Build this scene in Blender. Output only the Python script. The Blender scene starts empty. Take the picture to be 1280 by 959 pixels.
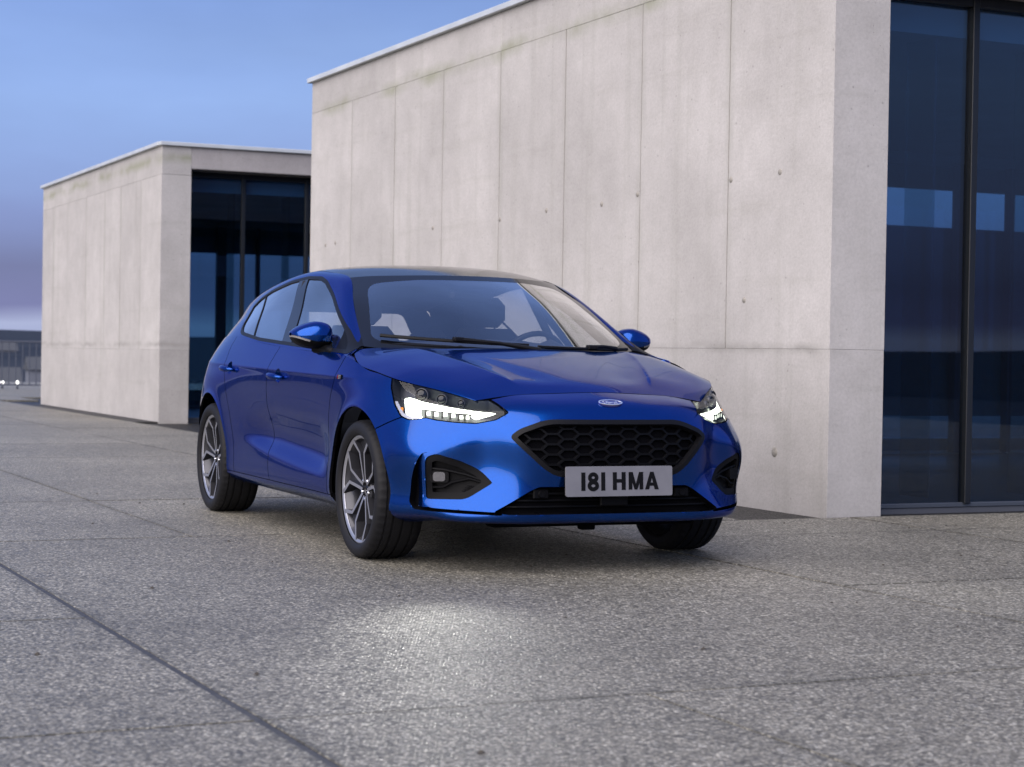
import bpy, math, random
import numpy as np
from mathutils import Vector, Matrix, kdtree

random.seed(7); np.random.seed(7)
R = math.radians
sc = bpy.context.scene
COL = sc.collection

# ------------------------------------------------------------------ camera
camd = bpy.data.cameras.new('camera'); cam = bpy.data.objects.new('camera', camd); COL.objects.link(cam)
camd.sensor_width = 36; camd.lens = 2368.59 / 1280 * 36; camd.clip_start = .1; camd.clip_end = 6000
cam.location = (0, 0, .952125)
cam.rotation_euler = (Matrix.Rotation(R(90 - .8548), 3, 'X') @ Matrix.Rotation(R(.9292), 3, 'Z')).to_euler()
camd.dof.use_dof = True; camd.dof.focus_distance = 8.9; camd.dof.aperture_fstop = 5.0
sc.camera = cam

# ------------------------------------------------------------------ sky, sun, exposure
SUN_EL, SUN_AZ = 40.0, 215.0          # azimuth clockwise from +Y (north)
SUN_STR, SKY_STR, EXPO = 4.0, .10, 0.60
world = bpy.data.worlds.new('World'); sc.world = world; world.use_nodes = True
def sky_nodes():
    nt = world.node_tree; nt.nodes.clear(); N = nt.nodes.new; L = nt.links.new
    out = N('ShaderNodeOutputWorld'); bg = N('ShaderNodeBackground'); bg.inputs[1].default_value = SKY_STR
    sky = N('ShaderNodeTexSky'); sky.sky_type = 'NISHITA'; sky.sun_disc = False
    sky.sun_elevation = R(SUN_EL); sky.sun_rotation = R(SUN_AZ); sky.air_density = 1.3; sky.dust_density = 1.2; sky.ozone_density = 3.0
    tc = N('ShaderNodeTexCoord'); sp = N('ShaderNodeSeparateXYZ'); L(tc.outputs['Generated'], sp.inputs[0])
    mp = N('ShaderNodeMapping'); mp.inputs['Scale'].default_value = (1.1, 1.1, 3.4); L(tc.outputs['Generated'], mp.inputs[0])
    def noise(scale, detail, rough):
        n = N('ShaderNodeTexNoise'); n.inputs['Scale'].default_value = scale; n.inputs['Detail'].default_value = detail; n.inputs['Roughness'].default_value = rough; L(mp.outputs[0], n.inputs['Vector']); return n.outputs['Fac']
    def math_(op, a_, b_):
        q = N('ShaderNodeMath'); q.operation = op
        for k, w in enumerate((a_, b_)):
            if isinstance(w, (int, float)): q.inputs[k].default_value = w
            else: L(w, q.inputs[k])
        return q.outputs[0]
    # layered overcast: pale strip at the horizon, a violet bank above it, thinner blue cloud higher up, all with ragged edges
    wob = math_('SUBTRACT', noise(2.2, 5, .55), .5); el = math_('ADD', sp.outputs['Z'], math_('MULTIPLY', wob, math_('ADD', math_('MULTIPLY', sp.outputs['Z'], .9), .012)))
    r1 = N('ShaderNodeValToRGB'); e = r1.color_ramp.elements; sq = math_('POWER', math_('MAXIMUM', el, 0.0), .5); L(sq, r1.inputs[0])
    K = 1.08/(1.515*SKY_STR)
    C = lambda r_, g_, b_: tuple(K*(v/255)**2.2 for v in (r_, g_, b_))+(1,)
    e[0].position = 0; e[0].color = C(150, 160, 205); e[1].position = 1; e[1].color = C(112, 138, 205)
    for p_, c_ in ((.105, (166, 176, 216)), (.14, (108, 114, 168)), (.20, (98, 106, 160)), (.27, (118, 134, 195)), (.36, (136, 164, 224)), (.45, (118, 146, 212)), (.62, (122, 150, 212))): e.new(p_).color = C(*c_)
    br = N('ShaderNodeMapRange'); br.inputs['From Min'].default_value = .3; br.inputs['From Max'].default_value = .7; br.inputs['To Min'].default_value = .90; br.inputs['To Max'].default_value = 1.10; L(noise(3.4, 6, .55), br.inputs['Value'])
    mu = N('ShaderNodeVectorMath'); mu.operation = 'SCALE'; L(r1.outputs[0], mu.inputs[0]); L(br.outputs[0], mu.inputs['Scale'])
    mx = N('ShaderNodeMix'); mx.data_type = 'RGBA'; mx.inputs['Factor'].default_value = .88; L(sky.outputs[0], mx.inputs['A']); L(mu.outputs[0], mx.inputs['B'])
    L(mx.outputs['Result'], bg.inputs[0]); L(bg.outputs[0], out.inputs[0])
sky_nodes()
sund = bpy.data.lights.new('sun', 'SUN'); sun = bpy.data.objects.new('sun', sund); COL.objects.link(sun)
sund.energy = SUN_STR; sund.angle = R(85); sund.color = (1.0, .905, .825)
_a, _e = R(SUN_AZ), R(SUN_EL)
sun.rotation_euler = Vector((-math.sin(_a)*math.cos(_e), -math.cos(_a)*math.cos(_e), -math.sin(_e))).to_track_quat('-Z', 'Y').to_euler()
sun.location = (-6, -8, 12)
sc.view_settings.view_transform = 'Standard'; sc.view_settings.look = 'None'
sc.view_settings.exposure = EXPO; sc.view_settings.gamma = 1
sc.cycles.max_bounces = 8; sc.cycles.transparent_max_bounces = 24; sc.cycles.use_denoising = True
sc.cycles.caustics_reflective = False; sc.cycles.caustics_refractive = False

# ------------------------------------------------------------------ materials
MAT = {}
def principled(name, col, rough=.5, metal=0, spec=.5, coat=0, coat_rough=.03, emit=None, estr=0, **kw):
    m = bpy.data.materials.new(name); m.use_nodes = True; b = m.node_tree.nodes['Principled BSDF']
    b.inputs['Base Color'].default_value = (*col, 1); b.inputs['Roughness'].default_value = rough; b.inputs['Metallic'].default_value = metal
    b.inputs['Specular IOR Level'].default_value = spec; b.inputs['Coat Weight'].default_value = coat; b.inputs['Coat Roughness'].default_value = coat_rough
    if emit: b.inputs['Emission Color'].default_value = (*emit, 1); b.inputs['Emission Strength'].default_value = estr
    MAT[name] = m; return m
def nodes(m): return m.node_tree, m.node_tree.nodes.new, m.node_tree.links.new, m.node_tree.nodes['Principled BSDF']
def noise_bump(m, scale, strength, dist=.002, detail=4, coord='Object'):
    nt, N, L, b = nodes(m); tc = N('ShaderNodeTexCoord'); n = N('ShaderNodeTexNoise'); n.inputs['Scale'].default_value = scale; n.inputs['Detail'].default_value = detail
    bp = N('ShaderNodeBump'); bp.inputs['Strength'].default_value = strength; bp.inputs['Distance'].default_value = dist
    L(tc.outputs[coord], n.inputs['Vector']); L(n.outputs['Fac'], bp.inputs['Height']); L(bp.outputs[0], b.inputs['Normal']); return n
def vary(m, scale, c0, c1, p0=.3, p1=.7, coord='Object', detail=5):
    nt, N, L, b = nodes(m); tc = N('ShaderNodeTexCoord'); n = N('ShaderNodeTexNoise'); n.inputs['Scale'].default_value = scale; n.inputs['Detail'].default_value = detail
    r = N('ShaderNodeValToRGB'); r.color_ramp.elements[0].position = p0; r.color_ramp.elements[1].position = p1
    r.color_ramp.elements[0].color = (*c0, 1); r.color_ramp.elements[1].color = (*c1, 1)
    L(tc.outputs[coord], n.inputs['Vector']); L(n.outputs['Fac'], r.inputs[0]); L(r.outputs[0], b.inputs['Base Color'])

# metallic blue paint with fine flake, clear coat
pm = principled('blue_paint', (.003, .03, .26), .22, .90, .5, .70, .006); pm.node_tree.nodes['Principled BSDF'].inputs['Coat IOR'].default_value = 1.33; pm.node_tree.nodes['Principled BSDF'].inputs['Specular Tint'].default_value = (.15, .36, .80, 1)
def flakes():
    nt, N, L, b = nodes(pm); tc = N('ShaderNodeTexCoord'); v = N('ShaderNodeTexVoronoi'); v.inputs['Scale'].default_value = 1400
    L(tc.outputs['Object'], v.inputs['Vector'])
    mix = N('ShaderNodeMix'); mix.data_type = 'RGBA'; mix.inputs['A'].default_value = (.0011, .029, .165, 1); mix.inputs['B'].default_value = (.0022, .055, .28, 1)
    sp = N('ShaderNodeSeparateColor'); L(v.outputs['Color'], sp.inputs[0]); L(sp.outputs[0], mix.inputs['Factor']); L(mix.outputs['Result'], b.inputs['Base Color'])
flakes()
principled('gloss_black', (.006, .006, .007), .10, 0, .4, .1)
principled('satin_black', (.006, .006, .0075), .40, 0, .14)
m = principled('black_plastic', (.0035, .0035, .0045), .45, 0, .09); noise_bump(m, 900, .25, .0006)
principled('void_black', (.003, .003, .004), .9, 0, .02)
m = principled('tyre_rubber', (.010, .010, .012), .6, 0, .2); noise_bump(m, 60, .15, .002)
principled('rim_face', (.46, .46, .49), .38, .85, .5, .2)
principled('rim_dark', (.05, .051, .060), .36, .6, .5, .3)
principled('chrome', (.75, .75, .78), .07, 1)
principled('brake_iron', (.014, .014, .015), .5, .5)
principled('fog_glass', (.10, .10, .11), .12, .5, .5, 1)
principled('indicator_lens', (.30, .29, .29), .12, .3)
m = principled('plate_white', (.15, .15, .17), .35, 0, .4); vary(m, 8, (.145, .145, .165), (.18, .18, .20))
principled('plate_black', (.005, .005, .006), .5, 0, .1)
principled('badge_blue', (.012, .015, .16), .12, .2, .5, 1)
principled('badge_silver', (.82, .82, .86), .15, .85)
principled('lamp_red', (.25, .006, .008), .1, 0, .5, .8)
principled('lamp_amber', (.7, .22, .02), .25)
principled('headlamp_glow', (.9, .95, .9), .3, emit=(.92, 1.0, .80), estr=4.5)
principled('reflector_glow', (.85, .9, .85), .2, emit=(.92, 1.0, .80), estr=1.3)
m = principled('trim_fabric', (.020, .021, .026), .85, 0, .2); noise_bump(m, 300, .3, .001)
principled('headliner', (.10, .10, .115), .9)
def glass_mat(name, tint, ior=1.5, rough=.0, boost=1.0):
    m = bpy.data.materials.new(name); m.use_nodes = True; nt = m.node_tree; nt.nodes.clear(); N = nt.nodes.new; L = nt.links.new
    out = N('ShaderNodeOutputMaterial'); tr = N('ShaderNodeBsdfTransparent'); tr.inputs[0].default_value = (*tint, 1)
    gl = N('ShaderNodeBsdfGlossy'); gl.inputs['Roughness'].default_value = rough; gl.inputs['Color'].default_value = (1, 1, 1, 1)
    fr = N('ShaderNodeFresnel'); ge = N('ShaderNodeNewGeometry'); io = N('ShaderNodeMath'); io.operation = 'MULTIPLY_ADD'; io.inputs[1].default_value = 1/ior-ior; io.inputs[2].default_value = ior
    L(ge.outputs['Backfacing'], io.inputs[0]); L(io.outputs[0], fr.inputs['IOR'])   # a thin pane reflects alike from both sides
    mu = N('ShaderNodeMath'); mu.operation = 'MULTIPLY'; mu.use_clamp = True; mu.inputs[1].default_value = boost
    mx = N('ShaderNodeMixShader'); L(fr.outputs[0], mu.inputs[0]); L(mu.outputs[0], mx.inputs[0]); L(tr.outputs[0], mx.inputs[1]); L(gl.outputs[0], mx.inputs[2]); L(mx.outputs[0], out.inputs[0])
    MAT[name] = m; return m
glass_mat('windscreen_glass', (.86, .88, .92), 1.5, 0, 3.2)
glass_mat('side_glass', (.72, .77, .82), 1.5, 0, 2.2)
glass_mat('lens_clear', (.93, .94, .95), 1.27, 0, 1.0)
glass_mat('facade_glass', (.44, .58, .72), 1.52, 0.0, 1.1)
glass_mat('clear_glass', (.70, .80, .80), 1.5, 0.0, 1.2)

# concrete
def concrete(name, base, dark, stain, seed, joint_z=None):
    m = principled(name, base, .78, 0, .25); nt, N, L, b = nodes(m)
    g = N('ShaderNodeNewGeometry'); oi = N('ShaderNodeObjectInfo')
    mp = N('ShaderNodeMapping'); mp.inputs['Location'].default_value = (seed, seed*.7, 0); L(g.outputs['Position'], mp.inputs[0])
    def noise(scale, detail, rough=.55, sc3=None):
        n = N('ShaderNodeTexNoise'); n.inputs['Scale'].default_value = scale; n.inputs['Detail'].default_value = detail; n.inputs['Roughness'].default_value = rough
        if sc3:
            q = N('ShaderNodeMapping'); q.inputs['Scale'].default_value = sc3; L(mp.outputs[0], q.inputs[0]); L(q.outputs[0], n.inputs['Vector'])
        else: L(mp.outputs[0], n.inputs['Vector'])
        return n.outputs['Fac']
    def ramp(src, p0, p1, c0, c1):
        r = N('ShaderNodeValToRGB'); e = r.color_ramp.elements; e[0].position = p0; e[1].position = p1; e[0].color = (*c0, 1); e[1].color = (*c1, 1); L(src, r.inputs[0]); return r.outputs[0]
    def mix(f, a, c, mode='MIX'):
        x = N('ShaderNodeMix'); x.data_type = 'RGBA'; x.blend_type = mode
        for s, val in (('Factor', f), ('A', a), ('B', c)):
            if isinstance(val, (int, float)): x.inputs[s].default_value = val
            elif isinstance(val, tuple): x.inputs[s].default_value = (*val, 1)
            else: L(val, x.inputs[s])
        return x.outputs['Result']
    bw = lambda src, p0, p1: ramp(src, p0, p1, (0, 0, 0), (1, 1, 1))
    cl = mix(bw(noise(1.1, 6), .35, .68), dark, base)                         # cloudy tone
    cl = mix(bw(noise(5, 8, .65), .30, .72), mix(1.0, cl, (.88, .88, .87), 'MULTIPLY'), cl)
    st = noise(1.0, 6, .6, (6, 6, .28)); stf = N('ShaderNodeMath'); stf.operation = 'MULTIPLY'; stf.inputs[1].default_value = .60; L(bw(st, .54, .82), stf.inputs[0]); cl = mix(stf.outputs[0], cl, stain)   # runs down the face
    bn = noise(1.0, 5, .6, (.6, .6, 9)); cl = mix(bw(bn, .55, .85), cl, mix(1.0, cl, (.90, .90, .88), 'MULTIPLY'))  # pour lines
    v = N('ShaderNodeTexVoronoi'); v.inputs['Scale'].default_value = 26; L(mp.outputs[0], v.inputs['Vector'])
    gate = bw(noise(2.0, 3), .42, .62)
    pit = ramp(v.outputs['Distance'], .05, .12, (1, 1, 1), (0, 0, 0))
    pg = N('ShaderNodeMath'); pg.operation = 'MULTIPLY'; L(pit, pg.inputs[0]); L(gate, pg.inputs[1])
    pk = N('ShaderNodeMath'); pk.operation = 'MULTIPLY'; pk.inputs[1].default_value = .55; L(pg.outputs[0], pk.inputs[0])
    cl = mix(pk.outputs[0], cl, (.16, .15, .15))
    fs = noise(55, 6, .7); cl = mix(bw(fs, .30, .60), mix(1.0, cl, (.86, .86, .86), 'MULTIPLY'), cl)
    v3 = N('ShaderNodeTexVoronoi'); v3.inputs['Scale'].default_value = 9; L(mp.outputs[0], v3.inputs['Vector']); p3 = ramp(v3.outputs['Distance'], .03, .09, (.6, .6, .6), (0, 0, 0)); cl = mix(p3, cl, (.20, .19, .18))
    hv = N('ShaderNodeMapRange'); hv.inputs['To Min'].default_value = .93; hv.inputs['To Max'].default_value = 1.04; L(oi.outputs['Random'], hv.inputs['Value'])
    hc = N('ShaderNodeCombineColor'); [L(hv.outputs[0], hc.inputs[i]) for i in range(3)]
    cl = mix(1.0, cl, hc.outputs[0], 'MULTIPLY')
    if joint_z:   # algae and dirt that seep from the pour joints
        sp = N('ShaderNodeSeparateXYZ'); L(g.outputs['Position'], sp.inputs[0])
        wob = noise(2.4, 4)
        for z, c, h, amt in joint_z:
            ad = N('ShaderNodeMath'); ad.operation = 'MULTIPLY_ADD'; L(wob, ad.inputs[0]); ad.inputs[1].default_value = -.16; ad.inputs[2].default_value = .08 - z
            a2 = N('ShaderNodeMath'); a2.operation = 'ADD'; L(sp.outputs['Z'], a2.inputs[0]); L(ad.outputs[0], a2.inputs[1])
            ab = N('ShaderNodeMath'); ab.operation = 'ABSOLUTE'; L(a2.outputs[0], ab.inputs[0])
            mk = ramp(ab.outputs[0], .0, h, (amt, amt, amt), (0, 0, 0))
            gt = bw(noise(1.3, 4), .40, .60); mm = N('ShaderNodeMath'); mm.operation = 'MULTIPLY'; L(mk, mm.inputs[0]); L(gt, mm.inputs[1])
            cl = mix(mm.outputs[0], cl, c)
    at = N('ShaderNodeAttribute'); at.attribute_name = 'joint_dirt'; jd = N('ShaderNodeMath'); jd.operation = 'MULTIPLY'; L(at.outputs['Fac'], jd.inputs[0]); L(bw(noise(1.6, 5, .6, (3, 3, .8)), .36, .72), jd.inputs[1])
    j2 = N('ShaderNodeMath'); j2.operation = 'MULTIPLY'; j2.inputs[1].default_value = .75; L(jd.outputs[0], j2.inputs[0]); cl = mix(j2.outputs[0], cl, stain)
    L(cl, b.inputs['Base Color'])
    bp = N('ShaderNodeBump'); bp.inputs['Strength'].default_value = .35; bp.inputs['Distance'].default_value = .006
    hsum = N('ShaderNodeMath'); hsum.operation = 'SUBTRACT'; L(noise(40, 8, .7), hsum.inputs[0]); L(pg.outputs[0], hsum.inputs[1]); L(hsum.outputs[0], bp.inputs['Height']); L(bp.outputs[0], b.inputs['Normal'])
    return m
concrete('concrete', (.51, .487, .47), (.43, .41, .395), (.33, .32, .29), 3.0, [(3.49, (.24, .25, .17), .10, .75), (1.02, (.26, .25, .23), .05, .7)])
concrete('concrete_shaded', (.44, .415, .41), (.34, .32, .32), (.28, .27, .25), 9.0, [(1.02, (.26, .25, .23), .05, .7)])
m = principled('coping_metal', (.55, .58, .60), .4, .2); vary(m, 3, (.48, .51, .53), (.60, .63, .64))
principled('dark_frame', (.012, .014, .018), .4, .2)
principled('grey_frame', (.06, .07, .09), .45, .1)
m = principled('room_floor', (.08, .085, .10), .35)
m = principled('room_wall', (.12, .13, .16), .8); vary(m, 1.2, (.30, .42, .46), (.42, .54, .58))
m = principled('room_white', (.62, .66, .70), .7); vary(m, 2.0, (.55, .60, .64), (.66, .70, .74))
m = principled('mortar_plug', (.26, .25, .23), .9); vary(m, 60, (.20, .19, .17), (.32, .30, .27))

# exposed-aggregate paving
def paving(name, gain):
    m = principled(name, (.3, .29, .28), .62, 0, .45); nt, N, L, b = nodes(m)
    g = N('ShaderNodeNewGeometry'); oi = N('ShaderNodeObjectInfo')
    v = N('ShaderNodeTexVoronoi'); v.inputs['Scale'].default_value = 90; L(g.outputs['Position'], v.inputs['Vector'])
    v2 = N('ShaderNodeTexVoronoi'); v2.inputs['Scale'].default_value = 170; L(g.outputs['Position'], v2.inputs['Vector'])
    s = N('ShaderNodeSeparateColor'); L(v.outputs['Color'], s.inputs[0])
    s2 = N('ShaderNodeSeparateColor'); L(v2.outputs['Color'], s2.inputs[0])
    r = N('ShaderNodeValToRGB'); e = r.color_ramp.elements; e[0].position = 0; e[1].position = 1
    e[0].color = (.042*gain, .040*gain, .034*gain, 1); e[1].color = (.54*gain, .505*gain, .42*gain, 1)
    e.new(.40).color = (.127*gain, .119*gain, .096*gain, 1); e.new(.72).color = (.255*gain, .239*gain, .197*gain, 1)
    ad = N('ShaderNodeMath'); ad.operation = 'MULTIPLY_ADD'; ad.inputs[1].default_value = .35; L(s2.outputs[0], ad.inputs[0])
    m1 = N('ShaderNodeMath'); m1.operation = 'MULTIPLY'; m1.inputs[1].default_value = .65; L(s.outputs[0], m1.inputs[0]); L(m1.outputs[0], ad.inputs[2]); L(ad.outputs[0], r.inputs[0])
    def nz(scale, detail): 
        n = N('ShaderNodeTexNoise'); n.inputs['Scale'].default_value = scale; n.inputs['Detail'].default_value = detail; L(g.outputs['Position'], n.inputs['Vector']); return n.outputs['Fac']
    def mr(src, lo, hi, a=.3, c=.7):
        q = N('ShaderNodeMapRange'); q.inputs['From Min'].default_value = a; q.inputs['From Max'].default_value = c; q.inputs['To Min'].default_value = lo; q.inputs['To Max'].default_value = hi; L(src, q.inputs['Value']); return q.outputs[0]
    def mul(a, c):
        q = N('ShaderNodeMath'); q.operation = 'MULTIPLY'; L(a, q.inputs[0]); L(c, q.inputs[1]); return q.outputs[0]
    t = mul(mul(mr(nz(.7, 6), .80, 1.14), mr(nz(6, 5), .90, 1.08)), mr(oi.outputs['Random'], .93, 1.06, 0, 1))
    cc = N('ShaderNodeCombineColor'); [L(t, cc.inputs[i]) for i in range(3)]
    mx = N('ShaderNodeMix'); mx.data_type = 'RGBA'; mx.blend_type = 'MULTIPLY'; mx.inputs['Factor'].default_value = 1; L(r.outputs[0], mx.inputs['A']); L(cc.outputs[0], mx.inputs['B'])
    # dark cement between the stones, dirt gathered along the slab joints
    ce = mr(v.outputs['Distance'], 1.18, .42, .15, .75); c2 = N('ShaderNodeCombineColor'); [L(ce, c2.inputs[i]) for i in range(3)]
    m3 = N('ShaderNodeMix'); m3.data_type = 'RGBA'; m3.blend_type = 'MULTIPLY'; m3.inputs['Factor'].default_value = 1; L(mx.outputs['Result'], m3.inputs['A']); L(c2.outputs[0], m3.inputs['B'])
    at = N('ShaderNodeAttribute'); at.attribute_name = 'joint_dirt'
    dm = mul(mul(at.outputs['Fac'], at.outputs['Fac']), mr(nz(2.6, 4), .0, .66)); m4 = N('ShaderNodeMix'); m4.data_type = 'RGBA'; L(dm, m4.inputs['Factor']); L(m3.outputs['Result'], m4.inputs['A']); m4.inputs['B'].default_value = (.030, .029, .022, 1)
    L(m4.outputs['Result'], b.inputs['Base Color'])
    L(mr(s.outputs[1], .30, .75, 0, 1), b.inputs['Roughness'])
    # every stone has its own tilted facet, rounded towards the edge
    sb = N('ShaderNodeVectorMath'); sb.operation = 'SUBTRACT'; L(v.outputs['Color'], sb.inputs[0]); sb.inputs[1].default_value = (.5, .5, .5)
    scl = N('ShaderNodeVectorMath'); scl.operation = 'MULTIPLY'; L(sb.outputs[0], scl.inputs[0]); scl.inputs[1].default_value = (.60, .60, .1)
    bp = N('ShaderNodeBump'); bp.inputs['Strength'].default_value = .7; bp.inputs['Distance'].default_value = .005; bp.invert = True
    L(v.outputs['Distance'], bp.inputs['Height'])
    av = N('ShaderNodeVectorMath'); av.operation = 'ADD'; L(bp.outputs[0], av.inputs[0]); L(scl.outputs[0], av.inputs[1])
    nv = N('ShaderNodeVectorMath'); nv.operation = 'NORMALIZE'; L(av.outputs[0], nv.inputs[0]); L(nv.outputs[0], b.inputs['Normal'])
    return m
paving('aggregate_paving', 1.42)
paving('plaza_base', .10)
paving('gravel_dark', .14)
principled('grit_brown', (.045, .038, .030), .8)
m = principled('joint_mastic', (.035, .036, .042), .7); vary(m, 40, (.025, .026, .030), (.055, .055, .06))
m = principled('hill_scrub_haze', (.02, .025, .035), .9, 0, .1); vary(m, .03, (.014, .019, .030), (.028, .034, .046))  # blue of distant dusk haze put into the scrub colour
m = principled('far_render', (.13, .14, .17), .8)
principled('far_pale', (.34, .35, .38), .8)
m = principled('far_roof', (.05, .055, .065), .8)
principled('far_window', (.03, .035, .045), .2)
principled('rail_steel', (.10, .11, .14), .5, .4)
principled('warm_lamp', (1, 1, 1), .3, emit=(1, .97, .9), estr=1.6)
# ------------------------------------------------------------------ mesh helpers
def put(name, V, F, mat, parent=None, smooth=True, mats=None, midx=None):
    me = bpy.data.meshes.new(name); me.from_pydata([tuple(map(float, v[:3])) for v in V], [], [tuple(int(i) for i in f if i >= 0) for f in F])
    if isinstance(mat, (list, tuple)):
        for q in mat: me.materials.append(MAT[q])
        if midx is not None: me.polygons.foreach_set('material_index', list(midx))
    else: me.materials.append(MAT[mat])
    if smooth: me.polygons.foreach_set('use_smooth', [True]*len(me.polygons))
    me.update()
    o = bpy.data.objects.new(name, me); COL.objects.link(o)
    if parent is not None: o.parent = parent
    return o
def empty(name, loc=(0, 0, 0), rz=0, parent=None):
    o = bpy.data.objects.new(name, None); COL.objects.link(o); o.location = loc; o.rotation_euler = (0, 0, rz); o.empty_display_size = .2
    if parent is not None: o.parent = parent
    return o
def tag(o, label=None, cat=None, group=None, kind=None):
    if label: o['label'] = label
    if cat: o['category'] = cat
    if group: o['group'] = group
    if kind: o['kind'] = kind
    return o
def autosmooth(o, deg=35):
    me = o.data
    import bmesh
    bm = bmesh.new(); bm.from_mesh(me); a = R(deg)
    for e in bm.edges: e.smooth = not (len(e.link_faces) == 2 and e.calc_face_angle(0) > a)
    for f in bm.faces: f.smooth = True
    bm.to_mesh(me); bm.free(); return o
class MB:
    def __init__(s): s.V = []; s.F = []; s.M = []; s.m = 0
    def add(s, V, F):
        b = len(s.V); s.V += [tuple(v) for v in V]; s.F += [tuple(i+b for i in f) for f in F]; s.M += [s.m]*len(F); return s
    def box(s, c, size, rot=None, ch=0):
        x, y, z = [q/2 for q in size]; 
        if ch <= 0:
            P = [(a*x, b_*y, d*z) for d in (-1, 1) for b_ in (-1, 1) for a in (-1, 1)]
            F = [(0, 2, 3, 1), (4, 5, 7, 6), (0, 1, 5, 4), (1, 3, 7, 5), (3, 2, 6, 7), (2, 0, 4, 6)]
        else:
            P = []; idx = {}
            for d in (-1, 1):
                for b_ in (-1, 1):
                    for a in (-1, 1):
                        for k in range(3):
                            q = [a*x, b_*y, d*z]
                            for j in range(3):
                                if j != k: q[j] -= (a, b_, d)[j]*ch
                            idx[(a, b_, d, k)] = len(P); P.append(tuple(q))
            F = []
            for k in range(3):
                i, j = [(1, 2), (2, 0), (0, 1)][k]
                for sg in (-1, 1):
                    f = []
                    for (p, q) in ((-1, -1), (1, -1), (1, 1), (-1, 1)):
                        t = [0, 0, 0]; t[k] = sg; t[i] = p; t[j] = q; f.append(idx[(*t, k)])
                    F.append(tuple(f if sg > 0 else f[::-1]))
            for k in range(3):   # edge chamfers along axis k
                i, j = [(1, 2), (2, 0), (0, 1)][k]
                for p in (-1, 1):
                    for q in (-1, 1):
                        t = [0, 0, 0]; t[i] = p; t[j] = q; t0 = t[:]; t0[k] = -1; t1 = t[:]; t1[k] = 1
                        f = [idx[(*t0, i)], idx[(*t1, i)], idx[(*t1, j)], idx[(*t0, j)]]
                        F.append(tuple(f[::-1] if p*q > 0 else f))
            for a in (-1, 1):
                for b_ in (-1, 1):
                    for d in (-1, 1):
                        f = [idx[(a, b_, d, k)] for k in range(3)]; F.append(tuple(f if a*b_*d > 0 else f[::-1]))
        if rot is not None: P = [tuple(rot @ Vector(p)) for p in P]
        return s.add([(p[0]+c[0], p[1]+c[1], p[2]+c[2]) for p in P], F)
    def tube(s, path, r, n=8, closed=False, cap=True):
        path = [Vector(p) for p in path]; m_ = len(path); rr = r if isinstance(r, (list, tuple)) else [r]*m_; V = []; F = []; up = None
        for i, p in enumerate(path):
            a = path[(i-1) % m_] if (closed or i > 0) else p; b_ = path[(i+1) % m_] if (closed or i < m_-1) else p
            t = (b_-a).normalized()
            if up is None: up = t.orthogonal().normalized()
            up = (up - t*up.dot(t)); up = up.normalized() if up.length > 1e-6 else t.orthogonal().normalized()
            w = t.cross(up)
            for k in range(n):
                an = 2*math.pi*k/n; V.append(p + (up*math.cos(an) + w*math.sin(an))*rr[i])
        for i in range(m_ if closed else m_-1):
            j = (i+1) % m_
            for k in range(n): F.append((i*n+k, i*n+(k+1) % n, j*n+(k+1) % n, j*n+k))
        if cap and not closed: F.append(tuple(range(n))[::-1]); F.append(tuple(range((m_-1)*n, m_*n)))
        return s.add(V, F)
    def lathe(s, prof, n=32, frame=None, a0=0, a1=2*math.pi):
        """prof: (radius, along axis); axis = local Y"""
        full = abs(a1-a0-2*math.pi) < 1e-6; k = n if full else n+1; V = []; F = []
        for i in range(k):
            a = a0+(a1-a0)*i/n
            for r, y in prof: V.append((r*math.cos(a), y, r*math.sin(a)))
        m_ = len(prof)
        for i in range(n):
            j = (i+1) % k
            for q in range(m_-1): F.append((i*m_+q, j*m_+q, j*m_+q+1, i*m_+q+1))
        if frame is not None: V = [tuple(frame @ Vector(p)) for p in V]
        return s.add(V, F)
    def prism(s, poly, frame, d0, d1):
        """poly in local XY of frame, extruded along local Z d0..d1"""
        n = len(poly); V = [tuple(frame @ Vector((x, y, d))) for d in (d0, d1) for x, y in poly]
        F = [tuple(range(n))[::-1], tuple(range(n, 2*n))] + [(i, (i+1) % n, n+(i+1) % n, n+i) for i in range(n)]
        return s.add(V, F)
    def ribbon(s, pts, w, frame, d0, d1, closed=False):
        n = len(pts); P = [Vector(p) for p in pts]; Lf = []; Rt = []
        ww = w if isinstance(w, (list, tuple)) else [w]*n
        for i in range(n):
            a = P[(i-1) % n] if (closed or i > 0) else P[i]; b_ = P[(i+1) % n] if (closed or i < n-1) else P[i]
            t = (b_-a).normalized(); nn = Vector((-t.y, t.x))*ww[i]/2
            if 0 < i < n-1 or closed:
                t1 = (P[i]-a).normalized(); k = max(.5, abs(Vector((-t.y, t.x)).dot(Vector((-t1.y, t1.x))))); nn = nn/k
            Lf.append(P[i]+nn); Rt.append(P[i]-nn)
        V = [tuple(frame @ Vector((q.x, q.y, d))) for d in (d0, d1) for q in Lf+Rt]; F = []
        for i in range(n if closed else n-1):
            j = (i+1) % n; l0, l1, r0, r1 = i, j, n+i, n+j; o = 2*n
            F += [(o+l0, o+r0, o+r1, o+l1), (l0, o+l0, o+l1, l1), (r0, r1, o+r1, o+r0), (l0, l1, r1, r0)]
        if not closed: F += [(0, n, 3*n, 2*n), (n-1, 3*n-1, 4*n-1, 2*n-1)]
        return s.add(V, F)
    def build(s, name, mat, parent=None, smooth=False, auto=None):
        o = put(name, s.V, s.F, mat, parent, smooth, midx=s.M if isinstance(mat, (list, tuple)) else None)
        if auto: autosmooth(o, auto)
        return o
def frame_at(o, xdir, ydir):
    x = Vector(xdir).normalized(); z = x.cross(Vector(ydir)).normalized(); y = z.cross(x)
    return Matrix(((x.x, y.x, z.x, o[0]), (x.y, y.y, z.y, o[1]), (x.z, y.z, z.z, o[2]), (0, 0, 0, 1)))

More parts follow.
